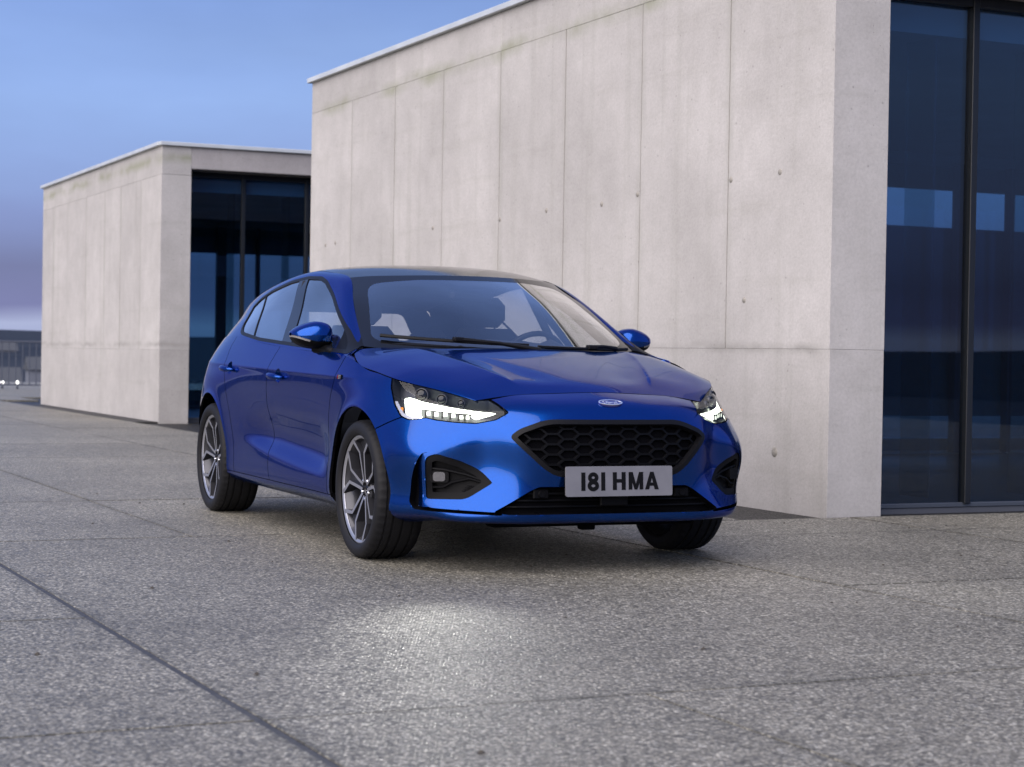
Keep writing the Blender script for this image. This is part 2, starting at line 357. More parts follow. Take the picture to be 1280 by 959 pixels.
# surfaces as (V, F): F is an (m,4) int array, -1 pads triangles
def grid_mesh(G, extra=None):
    a, b_ = G.shape[:2]; V = G.reshape(-1, G.shape[2]); I = np.arange(a*b_).reshape(a, b_)
    return V, np.stack([I[:-1, :-1], I[1:, :-1], I[1:, 1:], I[:-1, 1:]], -1).reshape(-1, 4)
def split(M, g):
    """cut a mesh along g = 0; returns (g >= 0 side, g < 0 side)"""
    V, F = M; s = g(V); s = np.where(np.abs(s) < 1e-9, 1e-9, s); pos = s >= 0
    T = F.copy(); T[F < 0] = F[:, 2][np.where(F < 0)[0]]; pf = pos[T]; allp = pf.all(1); alln = (~pf).all(1); mixd = np.where(~(allp | alln))[0]
    ed = {}; polys = []
    for fi in mixd:
        f = [i for i in F[fi] if i >= 0]; P = []; Q = []
        for k in range(len(f)):
            i, j = f[k], f[(k+1) % len(f)]
            (P if pos[i] else Q).append(i)
            if pos[i] != pos[j]:
                key = (i, j) if i < j else (j, i)
                n = ed.setdefault(key, len(V)+len(ed)); P.append(n); Q.append(n)
        polys.append((P, Q))
    if ed:
        K = np.array(list(ed.keys())); A, B = V[K[:, 0]], V[K[:, 1]]; sa, sb = s[K[:, 0]], s[K[:, 1]]
        lo = np.zeros(len(K)); hi = np.ones(len(K)); flo = sa.copy(); fhi = sb.copy()
        for _ in range(6):
            t = lo - flo*(hi-lo)/(fhi-flo); t = np.clip(t, lo+.02*(hi-lo), hi-.02*(hi-lo)); X = A+(B-A)*t[:, None]; ft = g(X)
            same = (ft >= 0) == (flo >= 0); lo = np.where(same, t, lo); flo = np.where(same, ft, flo); hi = np.where(same, hi, t); fhi = np.where(same, fhi, ft)
        V2 = np.concatenate([V, X])
    else: V2 = V
    def fan(L):
        o = []
        for p in L:
            if len(p) == 4: o.append(p)
            elif len(p) == 3: o.append(list(p)+[-1])
            elif len(p) > 4:
                o.append(p[:4]); 
                for k in range(3, len(p)-1): o.append([p[0], p[k], p[k+1], -1])
        return np.array(o, int).reshape(-1, 4)
    return (clean((V2, np.concatenate([F[allp], fan([p for p, _ in polys])]))), clean((V2, np.concatenate([F[alln], fan([q for _, q in polys])]))))
def clean(M):
    V, F = M
    if len(F) == 0: return V[:0], F
    u = np.unique(F[F >= 0]); mp = np.full(len(V)+1, -1); mp[u] = np.arange(len(u)); return V[u], np.where(F >= 0, mp[F], -1)
def cut(M, g, gap=.0045):
    """both sides of g = 0 with a shut line of the given width between them"""
    a, _ = split(M, lambda P: g(P)-gap/2); _, b_ = split(M, lambda P: g(P)+gap/2); return a, b_
def normals(M):
    V, F = M; P = V[:, :3]; q = np.where(F[:, 3:4] >= 0, F[:, 3:4], F[:, 2:3])[:, 0]
    n = np.cross(P[F[:, 2]]-P[F[:, 0]], P[q]-P[F[:, 1]]); tri = F[:, 3] < 0
    n[tri] = np.cross(P[F[tri, 1]]-P[F[tri, 0]], P[F[tri, 2]]-P[F[tri, 0]])
    N = np.zeros_like(P)
    for k in range(4):
        ok = F[:, k] >= 0; np.add.at(N, F[ok, k], n[ok])
    return N/np.maximum(np.linalg.norm(N, axis=1), 1e-12)[:, None]
def flange(M, depth, steps=((.15, .0012), (1, .0018)), out=1, where=None):
    """turn the rim of a panel inward so that it has thickness"""
    V, F = M; N = normals(M)*out; V3 = V[:, :3]
    E = {}
    for f in F:
        f = [i for i in f if i >= 0]
        for k in range(len(f)):
            i, j = int(f[k]), int(f[(k+1) % len(f)]); E[(i, j)] = 1
    bd = [(i, j) for (i, j) in E if (j, i) not in E]
    if where is not None: bd = [(i, j) for i, j in bd if where(V3[i]) and where(V3[j])]
    ids = sorted({i for e_ in bd for i in e_}); mp = {v: k for k, v in enumerate(ids)}
    rows = [V3, V3[ids]]; nF = []; off = len(V3)+len(ids); prev = {v: len(V3)+mp[v] for v in ids}   # own vertices: a crisp rim
    for fr, _ in steps:
        rows.append(V3[ids]-N[ids]*depth*fr); cur = {v: off+mp[v] for v in ids}
        nF += [(prev[j], prev[i], cur[i], cur[j]) for i, j in bd]; prev = cur; off += len(ids)
    return np.concatenate(rows), np.concatenate([F, np.array(nF, int).reshape(-1, 4)])
def offset(M, d, out=1):
    V, F = M; W = V.copy(); W[:, :3] += normals(M)*d*out; return W, F
def mir(M):
    V, F = M; W = V.copy(); W[:, 1] *= -1
    G = F[:, ::-1].copy(); t = F[:, 3] < 0; G[t] = np.stack([F[t, 2], F[t, 1], F[t, 0], F[t, 3]], 1); return W, G
def join(*Ms):
    V = []; F = []; b_ = 0
    for v, f in Ms: V.append(v[:, :3]); F.append(np.where(f >= 0, f+b_, -1)); b_ += len(v)
    return np.concatenate(V), np.concatenate(F)
def weld(M, tol=2e-4):
    V, F = M; k = np.round(V[:, :3]/tol).astype(np.int64); _, first, inv = np.unique(k, axis=0, return_index=True, return_inverse=True); inv = inv.ravel()
    G = np.where(F >= 0, inv[F], -1); return V[first], G
def sdpoly(poly, rad=0):
    """signed distance to a closed 2-D polygon, positive inside"""
    P = np.array(poly, float); A = P; B = np.roll(P, -1, 0)
    def f(X):
        d = np.full(len(X), 1e9); c = np.zeros(len(X), bool)
        for a, b_ in zip(A, B):
            e_ = b_-a; w = X-a; t = np.clip((w@e_)/(e_@e_), 0, 1); d = np.minimum(d, np.linalg.norm(w-t[:, None]*e_, axis=1))
            c ^= ((a[1] > X[:, 1]) != (b_[1] > X[:, 1])) & (X[:, 0] < (b_[0]-a[0])*(X[:, 1]-a[1])/((b_[1]-a[1]) if b_[1] != a[1] else 1e-12)+a[0])
        return np.where(c, d, -d)
    return f
def roundpoly(poly, r, n=5):
    P = [Vector(p) for p in poly]; o = []
    for i, p in enumerate(P):
        a, b_ = P[i-1], P[(i+1) % len(P)]; rr = r[i] if isinstance(r, (list, tuple)) else r
        l = min(rr, (a-p).length*.45, (b_-p).length*.45); s0 = p+(a-p).normalized()*l; s1 = p+(b_-p).normalized()*l
        for k in range(n+1): t = k/n; o.append(tuple(s0*(1-t)**2+p*2*t*(1-t)+s1*t*t))
    return o
def polyline_side(pts, axis_first=True):
    """for a line running mostly up (z): signed x-distance to it, positive where x is larger"""
    z = np.array([p[1] for p in pts]); x = np.array([p[0] for p in pts]); o = np.argsort(z); z = z[o]; x = x[o]
    return lambda X, Z: X-np.interp(Z, z, x)
def spl(t):
    """natural cubic spline: returns function s -> matrix (len(s), n)"""
    t=np.asarray(t,float); n=len(t); h=np.diff(t)
    A=np.zeros((n,n)); B=np.zeros((n,n)); A[0,0]=A[-1,-1]=1
    for i in range(1,n-1):
        A[i,i-1]=h[i-1];A[i,i]=2*(h[i-1]+h[i]);A[i,i+1]=h[i]
        B[i,i-1]=6/h[i-1];B[i,i]=-6/h[i-1]-6/h[i];B[i,i+1]=6/h[i]
    M=np.linalg.solve(A,B)
    def f(s):
        s=np.asarray(s,float); k=np.clip(np.searchsorted(t,s,side='right')-1,0,n-2)
        a=(t[k+1]-s)/h[k]; b=1-a
        R=np.zeros((len(s),n)); r=np.arange(len(s))
        R[r,k]+=a; R[r,k+1]+=b
        R+=((a**3-a)*h[k]**2/6)[:,None]*M[k]+((b**3-b)*h[k]**2/6)[:,None]*M[k+1]
        return R
    return f
class Patch:
    """tensor spline surface through a control net P[u,v,3]"""
    def __init__(s,P):
        s.P=np.array(P,float)
        du=np.linalg.norm(np.diff(s.P,axis=0),axis=2).mean(1); dv=np.linalg.norm(np.diff(s.P,axis=1),axis=2).mean(0)
        s.tu=np.r_[0,np.cumsum(du**.75)]; s.tv=np.r_[0,np.cumsum(dv**.75)]
        s.fu=spl(s.tu); s.fv=spl(s.tv)
    def grid(s,step=.01,nu=None,nv=None):
        du=np.linalg.norm(np.diff(s.P,axis=0),axis=2).max(1); dv=np.linalg.norm(np.diff(s.P,axis=1),axis=2).max(0)
        def samp(t,d):
            o=[]
            for i in range(len(d)):
                n=max(1,int(np.ceil(d[i]/step))); o+=list(t[i]+(t[i+1]-t[i])*np.arange(n)/n)
            return np.array(o+[t[-1]])
        U,V=samp(s.tu,du),samp(s.tv,dv)
        return np.einsum('ai,bj,ijk->abk',s.fu(U),s.fv(V),s.P)
M_=np.array([1,-1,1.])
# ---------------- lower body ring: columns from nose centre round to tail centre (car's left half), rows r0 bottom .. r7 top
RING=[
[(.74,0,.220),(.862,0,.230),(.880,0,.33),(.902,0,.46),(.898,0,.60),(.868,0,.69),(.818,0,.748),(.700,0,.790)],
[(.74,.25,.220),(.858,.27,.230),(.875,.27,.33),(.893,.27,.46),(.885,.27,.60),(.852,.26,.688),(.796,.25,.743),(.672,.25,.782)],
[(.73,.42,.220),(.848,.45,.231),(.852,.45,.33),(.838,.45,.46),(.835,.46,.59),(.800,.45,.675),(.747,.43,.733),(.648,.42,.770)],
[(.69,.54,.220),(.800,.57,.232),(.790,.565,.32),(.758,.555,.45),(.755,.56,.58),(.735,.555,.662),(.702,.55,.712),(.635,.54,.752)],
[(.59,.66,.220),(.697,.70,.235),(.690,.69,.32),(.683,.69,.46),(.690,.69,.572),(.645,.675,.655),(.590,.68,.722),(.505,.66,.783)],
[(.48,.74,.21),(.578,.785,.250),(.585,.785,.33),(.610,.785,.47),(.600,.775,.570),(.525,.775,.658),(.450,.765,.748),(.375,.76,.813)],
[(.39,.79,.20),(.462,.850,.247),(.470,.850,.33),(.505,.855,.46),(.490,.852,.565),(.400,.845,.66),(.310,.835,.757),(.250,.823,.838)],
[(.30,.83,.195),(.330,.890,.245),(.330,.898,.33),(.320,.905,.46),(.270,.905,.585),(.200,.893,.70),(.160,.872,.79),(.130,.842,.858)],
[(.03,.83,.20),(.03,.890,.245),(.03,.905,.34),(.03,.912,.46),(.02,.912,.60),(.0,.906,.72),(.0,.890,.81),(.0,.855,.875)],
[(-.30,.82,.20),(-.30,.885,.245),(-.30,.900,.34),(-.30,.898,.47),(-.30,.902,.60),(-.29,.907,.73),(-.27,.900,.84),(-.25,.866,.932)],
[(-.70,.81,.20),(-.70,.878,.245),(-.70,.896,.33),(-.70,.880,.47),(-.70,.890,.60),(-.70,.903,.74),(-.70,.899,.85),(-.70,.866,.952)],
[(-1.1,.81,.20),(-1.1,.877,.245),(-1.1,.893,.34),(-1.1,.875,.48),(-1.1,.887,.61),(-1.1,.902,.75),(-1.1,.897,.86),(-1.1,.862,.966)],
[(-1.5,.81,.20),(-1.5,.877,.245),(-1.5,.889,.36),(-1.5,.874,.50),(-1.5,.886,.62),(-1.5,.902,.76),(-1.5,.894,.87),(-1.5,.855,.982)],
[(-1.95,.81,.20),(-1.95,.877,.245),(-1.95,.885,.37),(-1.95,.882,.50),(-1.95,.890,.63),(-1.95,.902,.77),(-1.95,.889,.885),(-1.95,.842,1.008)],
[(-2.35,.81,.20),(-2.35,.877,.245),(-2.35,.890,.36),(-2.35,.898,.48),(-2.35,.904,.62),(-2.35,.904,.77),(-2.35,.882,.895),(-2.35,.822,1.036)],
[(-2.7,.81,.20),(-2.7,.877,.245),(-2.7,.895,.36),(-2.7,.905,.48),(-2.7,.908,.63),(-2.7,.900,.78),(-2.7,.867,.905),(-2.68,.795,1.040)],
[(-3.0,.77,.22),(-3.0,.845,.26),(-3.0,.868,.36),(-3.0,.880,.48),(-3.0,.880,.63),(-3.0,.860,.78),(-2.98,.820,.91),(-2.95,.755,1.022)],
[(-3.22,.75,.25),(-3.22,.785,.28),(-3.22,.810,.36),(-3.23,.818,.48),(-3.23,.815,.63),(-3.19,.790,.78),(-3.15,.755,.91),(-3.11,.705,1.003)],
[(-3.36,.62,.26),(-3.40,.655,.28),(-3.43,.680,.36),(-3.44,.690,.48),(-3.44,.685,.63),(-3.38,.670,.78),(-3.34,.640,.91),(-3.28,.610,1.000)],
[(-3.40,.32,.26),(-3.44,.34,.28),(-3.48,.36,.36),(-3.49,.37,.48),(-3.49,.37,.63),(-3.43,.36,.78),(-3.39,.35,.91),(-3.33,.34,.99)],
[(-3.41,0,.26),(-3.45,0,.28),(-3.49,0,.36),(-3.50,0,.48),(-3.50,0,.63),(-3.44,0,.78),(-3.40,0,.91),(-3.34,0,.99)],
]
RING=np.array(RING)
def mirror_net(N): return np.concatenate([N[:0:-1]*M_,N],0)   # first column lies on the centre plane
# ---------------- bonnet: u across (centre .. edge), v front .. rear
e=RING[:,7]
BON=[
[(.700,0,.790),(.62,0,.823),(.50,0,.856),(.34,0,.892),(.18,0,.925),(.02,0,.955),(-.15,0,.983)],
[(.672,.25,.782),(.585,.25,.821),(.46,.26,.856),(.31,.27,.892),(.15,.27,.925),(-.01,.27,.955),(-.17,.27,.981)],
[(.648,.42,.770),(.545,.46,.812),(.42,.49,.852),(.28,.52,.890),(.12,.53,.924),(-.04,.53,.954),(-.25,.50,.979)],
[(.635,.54,.752),(.53,.60,.793),(.40,.67,.833),(.27,.70,.874),(.10,.71,.910),(-.07,.71,.940),(-.34,.67,.978)],
[(.630,.56,.748),(.505,.66,.783),(.375,.76,.813),(.250,.823,.838),(.07,.849,.866),(-.10,.862,.892),(-.38,.80,.965)],
]
BON=np.array(BON)
# ---------------- windscreen: u across, v bottom..top
WS=np.array([
[(-.16,0,.955),(-.37,0,1.105),(-.60,0,1.245),(-.85,0,1.362)],
[(-.18,.25,.957),(-.39,.24,1.105),(-.62,.23,1.243),(-.87,.21,1.360)],
[(-.26,.50,.965),(-.47,.47,1.107),(-.70,.44,1.240),(-.94,.40,1.355)],
[(-.34,.655,.975),(-.55,.62,1.108),(-.78,.57,1.236),(-1.02,.52,1.350)],
[(-.405,.735,.985),(-.62,.695,1.108),(-.84,.645,1.232),(-1.075,.585,1.343)]])
# ---------------- roof: u across, v front..rear
RF=np.array([
[(-.85,0,1.362),(-1.15,0,1.417),(-1.55,0,1.438),(-2.0,0,1.430),(-2.45,0,1.397),(-2.80,0,1.352),(-3.05,0,1.310)],
[(-.87,.21,1.360),(-1.17,.21,1.413),(-1.55,.21,1.435),(-2.0,.21,1.426),(-2.45,.21,1.393),(-2.80,.21,1.348),(-3.04,.21,1.306)],
[(-.94,.40,1.355),(-1.22,.40,1.403),(-1.57,.40,1.424),(-2.0,.40,1.414),(-2.45,.40,1.379),(-2.80,.40,1.332),(-3.02,.39,1.290)],
[(-1.02,.52,1.350),(-1.28,.52,1.389),(-1.6,.52,1.409),(-2.0,.52,1.395),(-2.45,.51,1.358),(-2.80,.50,1.310),(-2.98,.49,1.275)],
[(-1.075,.585,1.343),(-1.32,.59,1.376),(-1.62,.592,1.394),(-2.0,.59,1.377),(-2.45,.575,1.330),(-2.78,.555,1.278),(-2.94,.54,1.245)]])
# ---------------- greenhouse side: u along, v belt..roof edge
top=[(-.405,.735,.985),(-.62,.695,1.108),(-.84,.645,1.232),(-1.075,.585,1.343),(-1.32,.59,1.376),(-1.62,.592,1.394),(-2.0,.59,1.377),(-2.45,.575,1.330),(-2.78,.555,1.278),(-2.94,.54,1.245)]
bot=[(-.25,.866,.932),(-.45,.867,.941),(-.70,.866,.952),(-1.1,.862,.966),(-1.4,.857,.978),(-1.70,.850,.993),(-2.05,.838,1.015),(-2.45,.815,1.038),(-2.86,.768,1.031),(-3.11,.705,1.003)]
SIDE=[]
for b,t,k in zip(bot,top,[.2,.45,.7,1,1,1,1,1,1,1]):
    b,t=np.array(b),np.array(t); col=[]
    for f,o,oz in [(0,0,0),(.28,.012,0),(.55,.024,.0),(.8,.034,.012),(.93,.022,.012),(1,0,0)]:
        q=b+(t-b)*f; q[1]+=o*k; q[2]+=oz*k; col.append(q)
    SIDE.append(col)
SIDE=np.array(SIDE)
# ---------------- hatch: u across, v top..bottom
HT=np.array([
[(-3.05,0,1.305),(-3.12,0,1.22),(-3.24,0,1.11),(-3.34,0,.99)],
[(-3.02,.39,1.285),(-3.10,.38,1.21),(-3.22,.36,1.11),(-3.33,.34,.99)],
[(-2.98,.49,1.270),(-3.05,.53,1.195),(-3.17,.57,1.11),(-3.28,.61,1.0)],
[(-2.94,.54,1.245),(-3.00,.61,1.18),(-3.06,.655,1.09),(-3.11,.705,1.003)]])
CARX, CARY, CARYAW = 0.1098681674, 9.1352052656, R(-66.52633806)
BEAM = 20
# ------------------------------------------------------------------ terrain and plaza
SITE = R(25.0); CU = (-math.sin(SITE), math.cos(SITE)); CV = (math.cos(SITE), math.sin(SITE))
def site(v, s): return (v*CV[0]+s*CU[0], v*CV[1]+s*CU[1])
def terrain():
    rings = [0, 55, 80, 120, 180, 260, 360, 480, 620, 800, 1100, 1600, 2600, 4500]; n = 160; V = []; F = []
    rnd = random.Random(3); ph = [rnd.uniform(0, 6.28) for _ in range(8)]
    for i, r_ in enumerate(rings):
        for k in range(n):
            a = 2*math.pi*k/n; hgt = sum(math.sin(a*(3+2*j)+ph[j])*(1/(1+j*.5)) for j in range(7))
            base = np.interp(r_, [0, 55, 120, 260, 480, 800, 1600, 4500], [-8, -8, -14, -12, -2, 6, 8, 4]); amp = np.interp(r_, [0, 120, 480, 800, 1600], [0, .4, 1.2, 3.0, 5])
            V.append((r_*math.cos(a), 20+r_*math.sin(a), base+amp*hgt*.6+(rnd.uniform(-.6, .6)*amp*.5)))
    for i in range(len(rings)-1):
        for k in range(n): F.append((i*n+k, (i+1)*n+k, (i+1)*n+(k+1) % n, i*n+(k+1) % n))
    return tag(put('terrain', V, F, 'hill_scrub_haze'), kind='structure')
terrain()
ground = MB(); ground.box((0, 0, -2.03), (64, 96, 4), ch=.02); plaza = ground.build('plaza_ground', 'plaza_base'); tag(plaza, kind='structure')
plaza.location = (*site(0, 2), 0); plaza.rotation_euler = (0, 0, SITE)
GAP = .014
def slab_mesh(w, l, cache={}):
    k = (round(w, 3), round(l, 3))
    if k not in cache:
        x, y, c, d = w/2, l/2, .0015, min(.06, w/4, l/4); R4 = lambda q, z: [(-q[0], -q[1], z), (q[0], -q[1], z), (q[0], q[1], z), (-q[0], q[1], z)]
        V = R4((x-d, y-d), 0)+R4((x-c, y-c), 0)+R4((x, y), -c)+R4((x, y), -.05)
        F = [(0, 1, 2, 3)]+[(o_+4+i, o_+4+(i+1) % 4, o_+(i+1) % 4, o_+i) for o_ in (0, 4, 8) for i in range(4)]
        me = bpy.data.meshes.new('paving_slab'); me.from_pydata(V, [], F); me.materials.append(MAT['aggregate_paving'])
        me.attributes.new('joint_dirt', 'FLOAT', 'POINT').data.foreach_set('value', [0]*4+[1]*12); cache[k] = (me, V, F)
    return cache[k]
vl = [-18.4-2.07*k for k in range(5, 0, -1)]+[-18.4, -16.3, -14.2, -12.1, -10.0, -7.9, -5.8, -3.7, -1.6, .46, 1.485, 2.62, 4.66, 6.74, 8.8, 10.9, 13.0, 15.1, 17.2, 19.3]
cand = []
for a, b_ in zip(vl[:-1], vl[1:]):
    pitch, ph = (2.38, 4.69) if 1.4 < a < 4.6 else (2.0, 4.69)
    for k in range(-9, 24):
        s0, s1 = ph+k*pitch, ph+(k+1)*pitch
        if a > 4.6 and k == 0: s1 = 6.66
        if a > 4.6 and k == 1: s0, s1 = 6.66, 8.72
        if a > 4.6 and k == 2: s0, s1 = 8.72, 9.58
        if a > 4.6 and k == 3: s0 = 9.58
        a2, b2 = a, b_
        if 1.4 < a < 4.6 and k == 1: continue
        if 1.4 < a < 4.6 and k == 0: s1 = 9.45
        inb = (9.5 < s0 < 33.5)
        if a > 6.5 and 9.57 < s0 and s0 < 36: continue
        if 4.6 < a < 6.5 and inb: b2 = 5.98
        if abs(a-1.485) < .01 and k == 0: b2 = 4.66
        if abs(a-2.62) < .01 and k == 0: continue
        g0 = .026 if abs(a2-1.485) < .01 else GAP; g1 = .026 if abs(b2-1.485) < .01 else GAP
        va, vb, sa, sb = a2+g0/2, b2-g1/2, s0+GAP/2, s1-GAP/2
        c = site((va+vb)/2, (sa+sb)/2); d = math.hypot(*c); vis = c[1] > 2.2 and abs(c[0]) < .30*c[1]+1.6
        cand.append((not vis, d, va, vb, sa, sb, c))
cand.sort(key=lambda q: q[:2]); far = MB()
for i, (nv, d, va, vb, sa, sb, c) in enumerate(cand):
    me, V, F = slab_mesh(vb-va, sb-sa)
    dz = random.uniform(-.0012, .0012)
    if i < 290 and not nv:
        o = bpy.data.objects.new('paving_slab', me); COL.objects.link(o); o.parent = plaza
        l = Matrix.Rotation(-SITE, 3, 'Z') @ Vector((c[0]-plaza.location.x, c[1]-plaza.location.y, 0)); o.location = (l.x, l.y, dz)
    else:
        l = Matrix.Rotation(-SITE, 3, 'Z') @ Vector((c[0]-plaza.location.x, c[1]-plaza.location.y, 0)); far.add([(x+l.x, y+l.y, z+dz) for x, y, z in V], F)
tag(far.build('outer_paving', 'aggregate_paving', plaza), kind='stuff')
m_ = MB(); m_.box((1.485, 14, -.012), (.0245, 60, .016)); o = m_.build('expansion_joint', 'joint_mastic', plaza); o.location = (0, -2, 0)
m_ = MB()
for s0, s1 in ((9.6, 19.25), (24.7, 33.2)): m_.box((6.28, (s0+s1)/2-2, -.03), (.59, s1-s0, .045))
o = m_.build('gravel_margin', 'gravel_dark', plaza); o['kind'] = 'stuff'
rnd = random.Random(21); m_ = MB()
for k in range(70):   # grit and small dry leaves blown over the slabs
    x_, y_ = rnd.uniform(-3.5, 4.0), rnd.uniform(4.2, 13); r_ = rnd.uniform(.004, .010); a = rnd.uniform(0, 6.28)
    m_.add([(x_+r_*(1+.5*rnd.random())*math.cos(a+t_*1.257), y_+r_*math.sin(a+t_*1.257), .0015) for t_ in range(5)]+[(x_, y_, .002+r_*.8)], [(t_, (t_+1) % 5, 5) for t_ in range(5)])
tag(m_.build('scattered_grit', 'grit_brown'), kind='stuff')

# ------------------------------------------------------------------ concrete pavilions
def building(label, C, seams, H, zj, zu, mull, depth_x, lintel, room_y, slits, beams, name='concrete_pavilion'):
    b = empty(name, (C[0], C[1], 0), SITE); tag(b, label, 'building')
    T, g = .40, .010; Lw = seams[-1]
    def panel(nm, x0, x1, y0, y1, z0, z1, mat='concrete', ch=.005):
        m_ = MB(); m_.box(((x0+x1)/2, (y0+y1)/2, (z0+z1)/2), (x1-x0, y1-y0, z1-z0), ch=ch); return m_.build(nm, mat, b)
    panel('wall_core', .009, T-.03, .03, Lw-.03, -.1, H-.06, 'mortar_plug', 0)
    for i, (a, c) in enumerate(zip(seams[:-1], seams[1:])):
        dx = random.uniform(-.0015, .0015)
        x0, x1, y0, y1, z0, z1 = dx, T+(-.002 if i else 0), a+(g/2 if i else 0), c-g/2, zj+.001, zu-.001
        ys = [y0, y0+.07, y1-.07, y1]; V = [(x_, y_, z_) for y_ in ys for x_, z_ in ((x0, z0), (x0, z1), (x1, z1), (x1, z0))]
        F = [(k*4+q, k*4+4+q, k*4+4+(q+1) % 4, k*4+(q+1) % 4) for k in range(3) for q in range(4)]+[(0, 1, 2, 3), (15, 14, 13, 12)]
        o = put('wall_panel', V, [f[::-1] for f in F], 'concrete', b, smooth=False)
        o.data.attributes.new('joint_dirt', 'FLOAT', 'POINT').data.foreach_set('value', [.0 if i == 0 else 1.0]*4+[0.0]*8+[1.0]*4)
    lo = seams[::2] if len(seams) % 2 else seams[:-1:2]+[seams[-1]]
    for i, (a, c) in enumerate(zip(lo[:-1], lo[1:])): panel('plinth_panel', 0, T, a+(.001 if i else 0), c-.001, -.12, zj-.001, ch=.002)
    for i, (a, c) in enumerate(zip(lo[:-1], lo[1:])): panel('parapet_panel', .001, T, a+(.001 if i else 0), c-.001, zu+.001, H-.05, ch=.003)
    # front: beam over the glazing, end wall, back wall, roof and floor
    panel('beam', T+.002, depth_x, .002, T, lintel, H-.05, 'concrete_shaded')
    panel('end_wall', depth_x-.4, depth_x-.003, .42, Lw, -.1, lintel, 'concrete')
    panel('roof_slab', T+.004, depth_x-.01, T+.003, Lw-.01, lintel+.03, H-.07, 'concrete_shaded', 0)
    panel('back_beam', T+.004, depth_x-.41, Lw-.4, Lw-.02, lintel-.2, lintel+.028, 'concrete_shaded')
    m_ = MB(); m_.box((depth_x/2, -.0, H-.025), (depth_x+.06, .09, .05), ch=.004); m_.box((0.0, Lw/2+.046, H-.0255), (.09, Lw, .049), ch=.004); m_.box((depth_x/2+.05, Lw/2+.05, H-.032), (depth_x-.1, Lw-.1, .03)); m_.build('roof_coping', 'coping_metal', b)
    panel('room_floor', T+.01, depth_x-.41, .40, Lw-.02, -.08, .012, 'room_floor', 0)
    panel('ceiling', T+.01, depth_x-.41, .48, Lw-.5, lintel-.26, lintel+.02, 'room_wall', 0)
    # glazing
    yg = .42; m_ = MB(); xs = [T]+mull+[depth_x-.41]
    for i, (a, c) in enumerate(zip(xs[:-1], xs[1:])):
        q = MB(); q.box(((a+c)/2, yg, (lintel-.02)/2+.01), (c-a-.02, .016, lintel-.05)); q.build('glass_pane', 'facade_glass', b)
    for x_ in mull: q = MB(); q.box((x_, yg-.012, lintel/2+.01), (.05, .07, lintel-.04), ch=.003); q.build('mullion', 'dark_frame', b)
    q = MB(); q.box(((T+depth_x-.41)/2, yg, lintel-.035), (depth_x-.41-T-.01, .08, .07), ch=.004); q.build('head_rail', 'dark_frame', b)
    q = MB(); q.box(((T+depth_x-.41)/2, yg-.004, .022), (depth_x-.41-T-.01, .05, .03), ch=.004); q.build('sill_rail', 'grey_frame', b)
    for k, x_ in enumerate([T+.75, mull[0]+.70, mull[0]+1.75]):
        q = MB(); q.box((x_, yg+.25, lintel/2), (.02, .30, lintel-.12)); q.build('glass_fin', 'clear_glass', b)
    # opposite glazed side of the room
    yb = room_y
    zz = [.012]+[v for s_ in slits for v in s_]+[lintel-.262]
    for za, zb_ in zip(zz[::2], zz[1::2]):
        if zb_-za > .01: q = MB(); q.box(((T+depth_x)/2, yb+.03, (za+zb_)/2), (depth_x-T-.5, .10, zb_-za), ch=.004); q.build('inner_wall', 'room_wall', b)
    for za, zb_ in beams:
        q = MB(); q.box(((T+depth_x)/2, yb-.035, (za+zb_)/2), (depth_x-T-.52, .04, zb_-za), ch=.004); q.build('inner_beam', 'room_white', b)
    x_ = T+.35; k = 0
    while x_ < depth_x-.7:
        w_ = .16 if k % 2 == 0 else .06
        q = MB(); q.box((x_, yb-.12, 1.5), (w_, .10, 2.94), ch=.004); q.build('inner_post', 'grey_frame', b); x_ += .62 if k % 2 == 0 else 1.05; k += 1
    q = MB(); q.box(((T+depth_x)/2, yb-.05, 1.5), (depth_x-T-.5, .012, 2.9)); q.build('inner_glass', 'clear_glass', b)
    return b
random.seed(11)
big = building('large pale concrete pavilion with streaked seams directly behind the car', (1.91793, 11.46849), [0, 1.204, 2.412, 3.642, 4.857, 6.084, 7.264, 8.449, 9.70], 3.87, 1.02, 3.49, [1.36, 2.38, 3.40, 4.42, 5.44, 6.46, 7.5, 8.6, 9.7, 10.8, 11.9, 13.0], 15.0, 3.34, 6.2, [(.17, .40), (2.33, 2.72)], [])
def plug(y, z, r_=.018, x=-.0025):
    m_ = MB(); fr = Matrix.Rotation(R(90), 4, 'Z') if False else Matrix.Identity(4)
    m_.lathe([(0, .006), (r_*.7, .004), (r_, .0), (r_*1.15, -.003)], 14, Matrix.Translation((x, y, z)) @ Matrix.Rotation(R(90), 4, 'Z')); m_.build('tie_hole', 'mortar_plug', big, smooth=True)
for y, z in ((.582, 2.138), (1.17, 2.134), (2.45, 2.129), (3.004, 2.095), (3.946, 2.105), (4.83, 2.085), (6.288, 2.093), (.981, 1.337), (.587, .367), (8.9, 2.08), (9.2, 2.07)): plug(y, z, .03 if z < .5 else .019)
small = building('smaller flat-roofed concrete pavilion standing farther back at the left', (-4.66772, 25.04894), [0, 1.10, 2.27, 3.28, 4.53, 5.88, 7.0, 7.9], 3.70, .95, 3.27, [1.24, 2.15, 3.1, 4.0], 6.0, 3.36, 5.6, [(.30, 2.55)], [])

